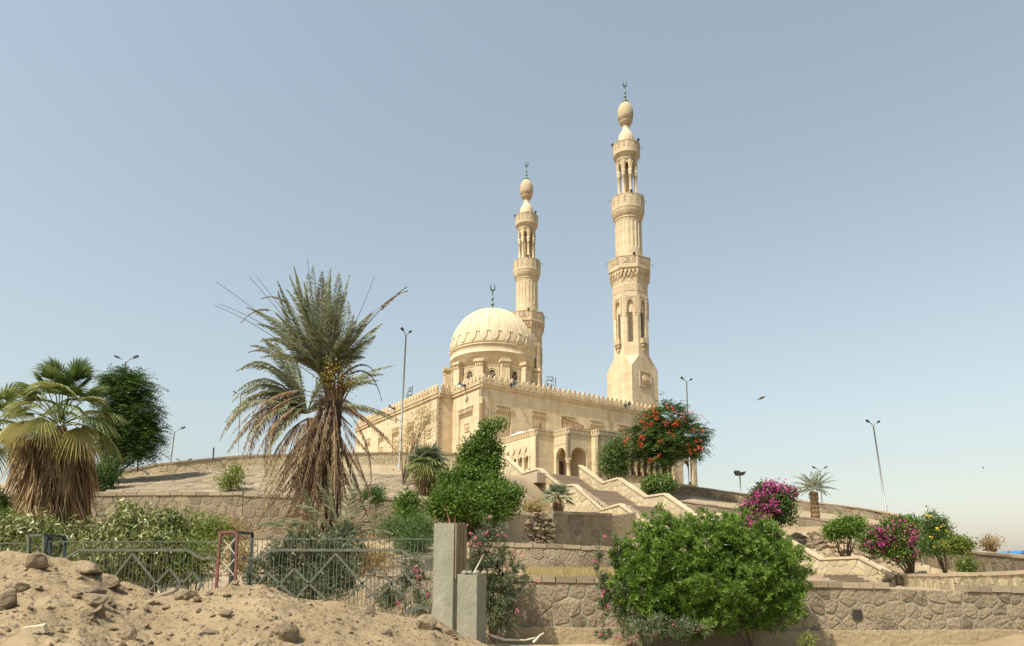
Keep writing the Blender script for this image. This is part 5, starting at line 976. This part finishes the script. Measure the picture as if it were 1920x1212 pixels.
def skirt(parent, h0, h1, r_top, r_bot, n, ln, mat='skirt', name='dead_skirt'):
    a = rng.uniform(0, 2*math.pi, n); f = rng.random(n); z = h0+(h1-h0)*f; r = (r_bot+(r_top-r_bot)*f)*rng.uniform(.5, 1.12, n)*(1+.2*np.sin(3*a+z*2)); pos = np.stack([r*np.cos(a), r*np.sin(a), z], 1)
    d = np.stack([.22*np.cos(a)+.14*rng.normal(size=n), .22*np.sin(a)+.14*rng.normal(size=n), -np.ones(n)], 1)
    V, F, T = leaves(pos, d, ln*rng.uniform(.4, 1.5, n), .034, np.clip(.5+.34*np.sin(a*5+z*3)+.26*rng.normal(size=n), 0, 1), .2); return tag(link(name, npmesh(name, V, F, T), M[mat], parent), kind='stuff')
# shaggy fan palm on the left
b = at(92, 1000, 20.5); zb = tz(b[0], b[1]); t = tag(empty('fan_palm', (b[0], b[1], zb)), 'big shaggy fan palm with a thick skirt of dead leaves', 'palm tree')
ch = zy(782, 20.5)-zb; m = MB(); m.lathe([(.42,-.2),(.4,ch*.5),(.2,ch-.3)], 14); m.build('trunk', M['palm_trunk'], t)
skirt(t, .75, ch-.55, .72, .68, 7000, .9); skirt(t, ch-1.6, ch-.4, .8, .72, 1500, .7)
for k in range(34):
    a = 2.399*k+.5; f = k/33; el = math.radians(88-f*74); fan((.08*math.cos(a), .08*math.sin(a), ch-.05-.25*f), a, el+rnd.uniform(-.15,.15), rnd.uniform(.95,1.35)*(1-.2*f), rnd.uniform(.66,.92), M['fan_leaf'], t, droop=.12+.8*f**1.2+rnd.uniform(0,.35), tmid=min(.97, .15+.5*f+rnd.uniform(-.15,.3)), spread=rnd.uniform(1.0,1.6))
for k in range(7):
    a = 2.399*k; fan((.1*math.cos(a), .1*math.sin(a), ch-.4), a, math.radians(-15-rnd.uniform(0,35)), .9, .9, M['dead'], t, 'dead_frond', droop=1.1, tmid=.7, spread=1.2)
# half-hidden palm cut by the left edge of the view
b = at(-45, 1000, 22); zb = tz(b[0], b[1]); t = tag(empty('fan_palm', (b[0], b[1], zb)), 'smaller bare-trunked fan palm beside the shaggy one', 'palm tree'); ch = zy(800, 22)-zb
m = MB(); m.lathe([(.3,-.2),(.26,ch)], 12); m.build('trunk', M['palm_trunk'], t)
for k in range(18): a = 2.399*k; fan((0,0,ch), a, math.radians(70-k*6), 1., .9, M['fan_leaf'], t, droop=.3+.04*k, tmid=.35)
# small shaggy palm before the mosque and the small fan palm beside the stairs
b = at(800, 935, 42); zb = tz(b[0], b[1]); t = tag(empty('fan_palm', (b[0], b[1], zb)), 'small shaggy fan palm on the revetment below the mosque corner', 'palm tree'); ch = zy(868, 42)-zb
m = MB(); m.lathe([(.3,-.2),(.25,ch)], 12); m.build('trunk', M['palm_trunk'], t); skirt(t, .4, ch, .75, .5, 900, .7, 'dead')
for k in range(30): a = 2.399*k; f = k/29; fan((0,0,ch), a, math.radians(80-f*95), .55, 1.0, M['fan_blue'] if f < .5 else M['fan_leaf'], t, droop=.25+.6*f, tmid=.3+.3*f, nseg=22, spread=1.7)
b = at(1046, 957, 47.5); t = tag(empty('fan_palm', (b[0], b[1], b[2]-.1)), 'small blue-green fan palm standing on the rough wall beside the stairs', 'palm tree'); ch = zy(930, 47.5)-b[2]
m = MB(); m.lathe([(.3,-.1),(.36,.25),(.26,.6),(.2,ch)], 12); m.build('trunk', M['palm_trunk'], t); skirt(t, .15, .7, .4, .35, 160, .35, 'dead')
for k in range(22): a = 2.399*k; f = k/21; fan((0,0,ch-.1), a, math.radians(84-f*80), .55, .75, M['fan_blue'], t, droop=.12+.35*f, tmid=.6, nseg=22, spread=1.3)

# ------------------------------------------------------------------ fence, lattice posts, concrete pillars
FY = 12.6; K = FY/1335
def fence(x0, x1, c, lab, ytop=1015):
    b = at((x0+x1)/2, 1160, FY); t = tag(empty('steel_fence', (0, 0, 0)), lab, 'fence', 'painted steel fence panels')
    q = lambda x, y, d=0.: tuple(at(x, y, FY)+np.array([0, d, 0])); half = (x1-x0)/2
    n = max(3, round((x1-x0)/8.0))
    z0 = zy(1160, FY); zt = zy(ytop, FY); bm = MB(); bm.tube([(0,0,0),(0,0,zt-z0)], .0065, 5, None, False); bm = bm.mesh('bar'); bm.materials.append(M['grey_paint'])
    for k in range(n):
        p = at(x0+(x1-x0)*(k+.5)/n, 1100, FY); o = link('bar', bm, None, t); o.location = (p[0]+rnd.uniform(-.006,.006), FY, z0); o.rotation_euler = (rnd.uniform(-.006,.006), rnd.uniform(-.008,.008), 0)
    m = MB(); m.bar(q(x0, ytop), q(x1, ytop), .018); m.build('top_rail', M['grey_paint'], t)
    def poly(pts, nm, wd=.045, d=-.02):
        m = MB()
        for a, b_ in zip(pts, pts[1:]): m.bar(q(*a, d), q(*b_, d), wd, (0,1,0))
        m.build(nm, M['grey_paint'], t)
    poly([(x0, 1047), (x0+34, 1047), (x0+58, 1032), (x1-58, 1032), (x1-34, 1047), (x1, 1047)], 'upper_rail')
    poly([(x0, 1140), (x0+34, 1140), (x0+58, 1156), (x1-58, 1156), (x1-34, 1140), (x1, 1140)], 'lower_rail')
    kx = half/182
    for sg in (-1, 1): poly([(c+sg*dx*kx, 1038+dy) for dx, dy in ((0,0),(76,85),(130,35),(149,59),(128,80),(79,29),(18,88))], 'diamond_band', .034, -.02-.006*sg)
    return t
fence(452, 811, 630, 'grey-green steel fence panel with diamond bands between red lattice post and concrete pillar', 1011)
fence(92, 410, 250, 'grey-green steel fence panel with diamond bands between the two lattice posts', 1016)
fence(-290, 54, -118, 'grey-green steel fence panel mostly buried by the soil mound beyond the dark lattice post', 1019)
def lattice_post(xl, xr, ytop, ybot, mat_f, lab, lean=0):
    t = tag(empty('fence_post', (0,0,0)), lab, 'fence post', 'lattice fence posts'); Yf, Yb = 12.45, 12.85
    A = lambda x, y, Y: tuple(at(x, y, Y))
    tl, tr, bl, br = A(xl, ytop, Yf), A(xr, ytop, Yf), A(xl-lean, ybot, Yf), A(xr-lean*.6, ybot, Yf); off = np.array([.12, Yb-Yf, 0])
    B = [tuple(np.array(p)+off) for p in (tl, tr, bl, br)]
    for p, q_, mt in ((tl, bl, mat_f), (tr, br, mat_f), (B[0], B[2], 'dark_paint'), (B[1], B[3], 'dark_paint')): m = MB(); m.bar(p, q_, .042, (0,1,0)); m.build('leg', M[mt], t)
    m = MB(); m.bar(tl, tr, .042, (0,1,0)); m.build('top_bar', M[mat_f], t)
    for p, q_ in ((B[0], B[1]), (tl, B[0]), (tr, B[1])): m = MB(); m.bar(p, q_, .04, (1,0,0) if p in (tl, tr) else (0,1,0)); m.build('top_bar', M['dark_paint'], t)
    L = lambda f, side: tuple(np.array(tl if side < 0 else tr)*(1-f)+np.array(bl if side < 0 else br)*f+np.array([0,.03,0]))
    for k in range(4):
        f0, f1 = .04+.24*k, .04+.24*(k+1)
        for sg in (-1, 1): m = MB(); m.bar(L(f0, sg), L(f1, -sg), .016, (0,1,0)); m.build('cross_brace', M['pale_bar'] if mat_f == 'rust' else M['grey_paint'], t)
        m = MB(); m.bar(L(f1-.03, -1), L(f1-.03, 1), .014, (0,1,0)); m.build('rung', M['rust'] if mat_f == 'rust' else M['grey_paint'], t)
    c0 = np.array(tl)*.6+np.array(tr)*.4+np.array([.05,.25,0]); m = MB(); m.bar(tuple(c0), tuple(c0+np.array([-.06,0,-1.3])), .05, (0,1,0)); m.build('inner_pipe', M['dark_paint'], t)
lattice_post(413, 445, 998, 1165, 'rust', 'red and dark lattice steel fence post with crossed braces', 12)
lattice_post(54, 82, 1004, 1165, 'grey_paint', 'dark grey-green lattice steel fence post behind the round boulder', 5)
def pillar(x0, x1, ytop, Y, dep, lab, board=False, seed=0, skew=0.):
    a = at(x0, 1215, Y); b_ = at(x1, 1215, Y); zt = zy(ytop, Y); t = tag(empty('concrete_pillar', (a[0], a[1], 0), -.40), lab, 'pillar'); wx = b_[0]-a[0]; r = random.Random(seed); m = MB(); nz, nx = 34, 9
    vs = []; ring = []
    per = [(wx*i/nx, 0) for i in range(nx)]+[(wx, dep*i/6) for i in range(6)]+[(wx*(1-i/nx), dep) for i in range(nx)]+[(0, dep*(1-i/6)) for i in range(6)]
    for j in range(nz+1):
        z = -.6+(zt+.6)*j/nz
        for i, (x, y) in enumerate(per):
            e = .007*mnoise.noise((x*6+seed, y*6, z*2.5))+.003*r.uniform(-1, 1); ex = -1 if x == 0 else (1 if x == wx else 0); ey = -1 if y == 0 else (1 if y == dep else 0)
            vs.append((x+e*ex+skew*(z/2), y+e*ey, z+(.018*r.uniform(-1,.4) if j == nz else 0)))
    n = len(per); m.add(vs, [(j*n+i, j*n+(i+1)%n, (j+1)*n+(i+1)%n, (j+1)*n+i) for j in range(nz) for i in range(n)]+[tuple(nz*n+i for i in range(n))]); m.build('shaft', M['concrete'], t)
    return t, wx, zt
t1, w1_, z1_ = pillar(809, 852, 981, 12.45, .42, 'tall rough grey concrete pillar with shuttering boards at the end of the fence', seed=2, skew=.012)
for k in range(3): m = MB(); m.box(w1_+.012+.018, w1_+.04+.018, .01+.14*k, .135+.14*k, zy(1085,12.45), z1_-.01+.01*k); m.build('board', M['board'], t1)
for p, q_ in (((.30,.1,z1_-.1),(.19,.05,z1_+.33)),((w1_-.01,.06,z1_-.1),(w1_,.06,z1_+.12))): m = MB(); m.tube([p, q_], .012, 6); m.build('rebar', M['rust'], t1)
t2, w2_, z2_ = pillar(856, 897, 1077, 11.7, .36, 'shorter grey concrete pillar standing against the tall one', seed=9, skew=.004)
m = MB(); m.tube([(.16,.2,z2_-.05),(.36,.25,z2_+.33)], .014, 6); m.build('rebar', M['pale_bar'], t2)
for k in range(7): m = MB(); m.lathe([(.02,0),(.05+.02*rnd.random(),.02),(.03,.05+.03*rnd.random()),(.01,.07)], 7, (.04+.05*k, .08+.22*rnd.random())); o = m.build('rubble_chip', M['concrete'], t2); o.location = (0, 0, z2_-.01)
# ------------------------------------------------------------------ soil mound with its rocks
CRX = [-700,-200,0,75,170,230,300,400,500,560,640,700,760,820,880,930,1000]; CRY = [1050,1045,1042,1043,1062,1094,1109,1104,1094,1112,1124,1143,1158,1168,1198,1222,1240]; MY = 10.4
def mound_z(X, Y):
    x = 960+X/Y*1325; zc = zy(float(np.interp(x, CRX, CRY)), MY); x2 = 960+X/MY*1325
    if Y <= MY:
        f = max(0, (Y-3.2)/(MY-3.2)); base = -.15; z = base+(zc-base)*(f**.72)
        nz_ = min(1, f*2.2)
    else: f = min(1, (Y-MY)/1.75); z = zc+(min(zc, .45)-zc)*(f*f*(3-2*f)); nz_ = 1
    edge = min(1, max(0, (1.0-(x-840)/130)));
    n = .085*mnoise.fractal((X*.9, Y*.9, 1.3), .9, 2.1, 4)+.05*mnoise.noise((X*3.3, Y*3.3, 2))+.026*mnoise.noise((X*8, Y*8, 4))+.012*mnoise.noise((X*20, Y*20, 4))
    return z+n*nz_*(.6 if x > 620 else 1)
V = []; xs_ = np.linspace(-260, 960, 300); ys_ = np.concatenate([np.linspace(3.2, 6.4, 22), np.linspace(6.46, 10.6, 120), np.linspace(10.68, 12.3, 18)])
for x in xs_:
    for y in ys_: X = gx(x, y); V.append((X, y, mound_z(X, y)))
ny = len(ys_); i = np.arange(len(xs_)-1)[:, None]*ny+np.arange(ny-1)[None, :]; F = np.stack([i, i+ny, i+ny+1, i+1], -1).reshape(-1, 4)
tag(link('soil_mound', npmesh('soil_mound', V, F, smooth=True), M['sand']), 'heap of excavated sandy soil in the foreground', None, None, 'structure')
def rock_mesh(seed, cuts=9, rough=.12):
    import bmesh; bm = bmesh.new(); bmesh.ops.create_icosphere(bm, subdivisions=3, radius=1); r = random.Random(seed); pl = []
    for k in range(cuts):
        n = Vector((r.gauss(0,1), r.gauss(0,1), r.gauss(0,1))).normalized(); pl.append((n, r.uniform(.48, .82)))
    for v in bm.verts:
        for n, d in pl:
            e = v.co.dot(n)-d
            if e > 0: v.co -= n*e*.98
        v.co *= 1+rough*mnoise.fractal(v.co*1.6+Vector((seed*3.1, 0, 0)), 1., 2., 3)
    me = bpy.data.meshes.new('rock'); bm.to_mesh(me); bm.free(); return me
RM = [rock_mesh(s, 11+s % 5, .07) for s in range(12)]
for me in RM: me.materials.append(M['rock'])
def rock(x, y, sx, sy, lab, k, rz=0., tilt=0., mat=None, sink=.25, group='rocks lying on the soil mound', name='rock', flat=.9):
    # find where the view ray meets the mound, then seat the rock there
    for Y in np.arange(5.0, 11.2, .02):
        p = at(x, y, Y)
        if p[2] <= mound_z(p[0], Y): break
    s = pxm(Y); me = RM[k % 12]
    if mat: me = me.copy(); me.materials.clear(); me.materials.append(M[mat])
    o = link(name, me); hz = sy/2*s; o.scale = (sx/2*s*1.12, sx/2*s*flat, hz*1.12); o.location = (p[0], Y, mound_z(p[0], Y)+hz*(1-sink*2)*.6); o.rotation_euler = (tilt*.5, tilt, rz); return tag(o, lab, 'rock', group)
rock(70,1066,38,36,'rounded sandy boulder on the mound in front of the dark lattice post',1,.4,sink=.05,flat=.8); rock(165,1076,54,24,'long brown slab rock on the mound crest against the fence',2,0,.35,sink=.05)
rock(203,1098,58,28,'reddish-brown wedge rock leaning on the mound crest below the slab',3,.1,.25,sink=.05); rock(176,1115,48,30,'dusty broad rock half buried in the mound below the wedge rock',4,.8,sink=.3); rock(180,1132,52,34,'flat-topped dusty rock in the middle of the mound',5,1.4,.1,sink=.2)
rock(186,1156,28,28,'crumbly lump just below the flat-topped dusty rock',6,.2,sink=.1); rock(10,1142,44,46,'angular grey block casting a shadow on the mound',7,.6,.2,sink=.1); rock(35,1107,34,32,'dusty lump with a hollow below the rounded boulder',8,.3,sink=.35)
rock(243,1198,30,34,'egg-shaped rock upright near the bottom of the mound',9,.2,sink=.1); rock(535,1195,54,48,'large dusty slab half buried low on the mound',10,.9,.4,sink=.5); rock(424,1156,28,14,'dark oblong stone lying on the bare middle of the mound',11,.2,sink=.05)
rock(442,1097,13,11,'small round stone on the crest under the red lattice post',0,.2,sink=.05); rock(352,1121,46,22,'low rock sunk in the mound crest beside the thin reddish slab',1,.5,sink=.35); rock(800,1180,46,38,'dusty rock at the foot of the tall concrete pillar',2,.7,sink=.25); rock(845,1190,26,14,'split flat stone beside the concrete pillars',3,.2,.3,sink=.1); rock(725,1190,26,18,'brown stone in a hollow of the smooth mound side',4,.2,sink=.3)
def slab(x, y, L, wd, th, lab, rz, tx, ty, mat, cat='stone'):
    for Y in np.arange(5.0, 11.2, .02):
        p = at(x, y, Y)
        if p[2] <= mound_z(p[0], Y): break
    m = MB(); m.hexa([(-L/2,-wd/2,0),(L/2,-wd*.45,0),(L*.48,wd/2,0),(-L*.46,wd*.42,0),(-L*.48,-wd*.46,th),(L*.47,-wd*.42,th*.9),(L*.45,wd*.45,th),(-L*.43,wd*.4,th*.95)]); o = m.build('stone_slab' if cat == 'stone' else 'block', M[mat]); o.location = (p[0], Y, mound_z(p[0], Y)-.01); o.rotation_euler = (tx, ty, rz); tag(o, lab, cat)
slab(65,1187,.20,.11,.075,'pale cut masonry block lying on the mound',.25,.1,-.15,'coping_pale','block'); slab(308,1117,.34,.14,.04,'thin reddish slab tilted on the crest before the small diamonds',.3,.3,-.38,'stone_brown'); slab(690,1152,.16,.24,.05,'upright broken slab edge sticking from the smooth side of the mound',.5,1.2,.5,'stone_brown'); slab(395,1187,.16,.09,.03,'small dark flat stone with a sharp corner on the lower mound',.3,.3,.1,'stone_brown')
for k in range(130):                    # smaller stones, all alike
    x = rnd.uniform(0, 860); yc = float(np.interp(x, CRX, CRY)); y = rnd.uniform(yc+8, 1212)
    s = rnd.uniform(6, 15)*(1.0 if x < 450 else .7); rock(x, y, s*rnd.uniform(1, 1.5), s*rnd.uniform(.6, .9), 'small brown stone scattered on the sandy soil mound', rnd.randrange(12), rnd.uniform(0, 6), rnd.uniform(-.3,.3), sink=.2, group='small stones scattered on the mound')
def pebbles(n, fx, name, label, smin, smax, mat):
    V = []; F = []
    for k in range(n):
        X, Y, z = fx(); s = rnd.uniform(smin, smax)*rnd.random()**1.2+smin*.4; b = len(V); a = rnd.uniform(0, 6.28)
        for j in range(5): V.append((X+s*math.cos(a+j*1.256)*rnd.uniform(.7,1.2), Y+s*math.sin(a+j*1.256)*rnd.uniform(.7,1.2), z-.3*s))
        V.append((X+.2*s, Y, z+s*rnd.uniform(.4,.8))); F += [(b+j, b+(j+1)%5, b+5) for j in range(5)]
    tag(link(name, npmesh(name, V, F), M[mat]), label, 'gravel', None, 'stuff')
def on_mound():
    Y = rnd.uniform(6.6, 10.6); x = rnd.uniform(-30, 930); X = gx(x, Y); return X, Y, mound_z(X, Y)
pebbles(5200, on_mound, 'pebbles', 'fine gravel and clods strewn over the soil mound', .008, .042, 'rock')
def on_lot():
    Y = rnd.uniform(11, 17.2); x = rnd.uniform(900, 1960); X = gx(x, Y); return X, Y, tz(X, Y)+.01
pebbles(1800, on_lot, 'gravel', 'gravel and litter on the ground before the front wall', .01, .04, 'rock')
# rocks on the open lot before the wall
for k, (x, Y, s, lab) in enumerate(((1335,12.6,.30,'pale rounded rock at the foot of the big shrub'),(1265,12.8,.36,'flat sandy rock in front of the big shrub'),(1390,12.4,.27,'smallest whitish rock on the ground before the big shrub'))):
    o = link('rock', RM[(k*3+1) % 12]); X = gx(x, Y); o.location = (X, Y, tz(X, Y)+.02); o.scale = (s, s*.7, s*.5); tag(o, lab, 'rock', 'rocks before the big shrub')
V = []; xs_ = np.linspace(0, 1, 40)
m = MB()                                # low sand heap at the right edge against the wall
for o_x, Yh, rr, hh, lab in ((1890,16.9,1.0,.38,'smooth heap of sand against the front retaining wall'),):
    X = gx(o_x, Yh); n = 26; vs = []
    for j in range(13):
        f = j/12
        for i_ in range(n): a = 2*math.pi*i_/n; r_ = rr*f*(1+.15*math.sin(3*a)); vs.append((X+r_*math.cos(a)*1.25, Yh+r_*math.sin(a)*.75, -.12+hh*(1-f)**1.0*(1+.2*f)+.05*mnoise.noise((r_*math.cos(a)*3, r_*math.sin(a)*3, 7))))
    m.add(vs, [(j*n+i_, j*n+(i_+1)%n, j*n+n+(i_+1)%n, j*n+n+i_) for j in range(12) for i_ in range(n)], True); tag(m.build('sand_heap', M['sand']), lab, 'sand heap')
for pts, lab in (([(920,1192,13.6),(945,1200,13.5),(985,1201,13.6),(1003,1196,13.7)],'dry fallen branch on the ground behind the concrete pillars'),([(1000,1205,13.8),(1012,1192,13.8),(1020,1187,13.8)],'short dry stick propped on the ground before the footing')):
    m = MB(); m.tube([tuple(at(*p)) for p in pts], .03, 6, .012); tag(m.build('dry_branch', M['pale_bar']), lab, 'branch')
# ------------------------------------------------------------------ grass, collapsed wall, rubble slope, birds, tarpaulin
n = 9000; xx = rng.uniform(985, 1150, n); YY = rng.uniform(18.3, 24.6, n); pos = np.array([(gx(a, b), b, tz(gx(a, b), b)) for a, b in zip(xx, YY)]); V, F, T = leaves(pos, rng.normal(size=(n,3))*.28+[0,0,1], rng.uniform(.15,.42,n), .012, rng.random(n))
tag(link('dry_grass', npmesh('dry_grass', V, F, T), M['grass']), 'strip of dry straw-coloured grass on the terrace above the front wall', 'grass', None, 'stuff')
cw = tag(empty('collapsed_wall', (gx(990, 43.5), 43.5, tz(gx(990, 43.), 43.))), 'collapsed stretch of wall with tumbled stones beside the rough grey-brown wall', 'wall'); cb = np.array(cw.location)
m = MB(); p = [at(940,960,43.5), at(1040,965,46.3), at(1040,1030,45.9), at(935,1030,42.9)]; p = [q-cb for q in p]; m.prism([tuple(q) for q in p], (-.1,1.2,0)); link('earth_bank', fixn(m.mesh('earth_bank')), M['stone_brown'], cw)
for k in range(230):
    f = rnd.random(); x = 938+100*f; y = rnd.uniform(966, 1026); Y = 42.6+3.0*f+(1026-y)/60*.5-.3*rnd.random(); q = at(x, y, Y)-cb; s = rnd.uniform(.14, .40)
    o = link('stone', RM[rnd.randrange(12)], None, cw); o.location = q; o.scale = (s*1.3, s, s*.6); o.rotation_euler = (rnd.uniform(-.4,.4), rnd.uniform(-.4,.4), rnd.uniform(0,6))
rs = tag(empty('rubble_slope', (gx(1570,50), 50, tz(gx(1570,50),50))), 'slope of tumbled brown stones between the stairs and the brown terrace wall', 'rubble'); cb = np.array(rs.location)
for k in range(170):
    x = rnd.uniform(1490, 1690); c = column(x); f = rnd.random(); Y = c[4,0]*(1-f)+c[5,0]*f; X = gx(x, Y); s = rnd.uniform(.15, .55); o = link('stone', RM[rnd.randrange(12)], None, rs); o.location = np.array([X, Y, tz(X, Y)+.05])-cb; o.scale = (s*1.2, s, s*.7); o.rotation_euler = (rnd.uniform(-.4,.4), rnd.uniform(-.4,.4), rnd.uniform(0,6))
def bird(x, y, Y, s, lab, rz, ry):
    t = tag(empty('bird', tuple(at(x, y, Y)), rz), lab, 'bird', 'birds in flight'); t.rotation_euler = (0, ry, rz)
    m = MB(); v = MB().lathe([(.004,-.09),(.012,-.05),(.026,.0),(.024,.04),(.016,.065),(.018,.08),(.010,.10),(.002,.118)], 10); m.add([(z_*s, x_*s, y_*s) for x_, y_, z_ in v.v], v.f, True); m.build('body', M['feathercol'], t)
    for sg in (-1, 1): m = MB(); m.prism([(.05*s, sg*.01*s, .01*s), (.0, sg*.09*s, .012*s), (-.06*s, sg*.06*s, .008*s), (-.03*s, sg*.01*s, .006*s)], (0,0,.005*s)); m.build('wing', M['feathercol'], t)
    m = MB(); m.prism([(-.08*s,-.012*s,0),(-.15*s,-.022*s,0),(-.15*s,.022*s,0),(-.08*s,.012*s,0)], (0,0,.005*s)); m.build('tail', M['feathercol'], t)
bird(1427, 747, 14, .9, 'small brown bird flying with folded wings near the minarets', .2, -.45); bird(1844, 877, 60, 1.2, 'distant bird above the bare reddish tree', .2, -1.2)
t = tag(empty('blue_canopy', (gx(1905, 45), 45, 1.5)), 'blue tarpaulin canopy beyond the brown terrace wall', 'canopy'); A_ = np.array(t.location)
pts = [at(1868,1041,45)-A_, at(1990,1033,45)-A_, at(1990,1046,45)-A_, at(1868,1047,45)-A_]; m = MB(); m.prism([tuple(p) for p in pts], (0, 3., .15)); link('tarpaulin', fixn(m.mesh('tarpaulin')), M['blue'], t)
for x in (1868, 1891, 1918, 1950): p = at(x, 1037, 44.95)-A_; m = MB(); m.tube([(p[0], p[1], -1), (p[0], p[1], p[2]+.12)], .04, 6); m.build('pole', M['galv'], t)
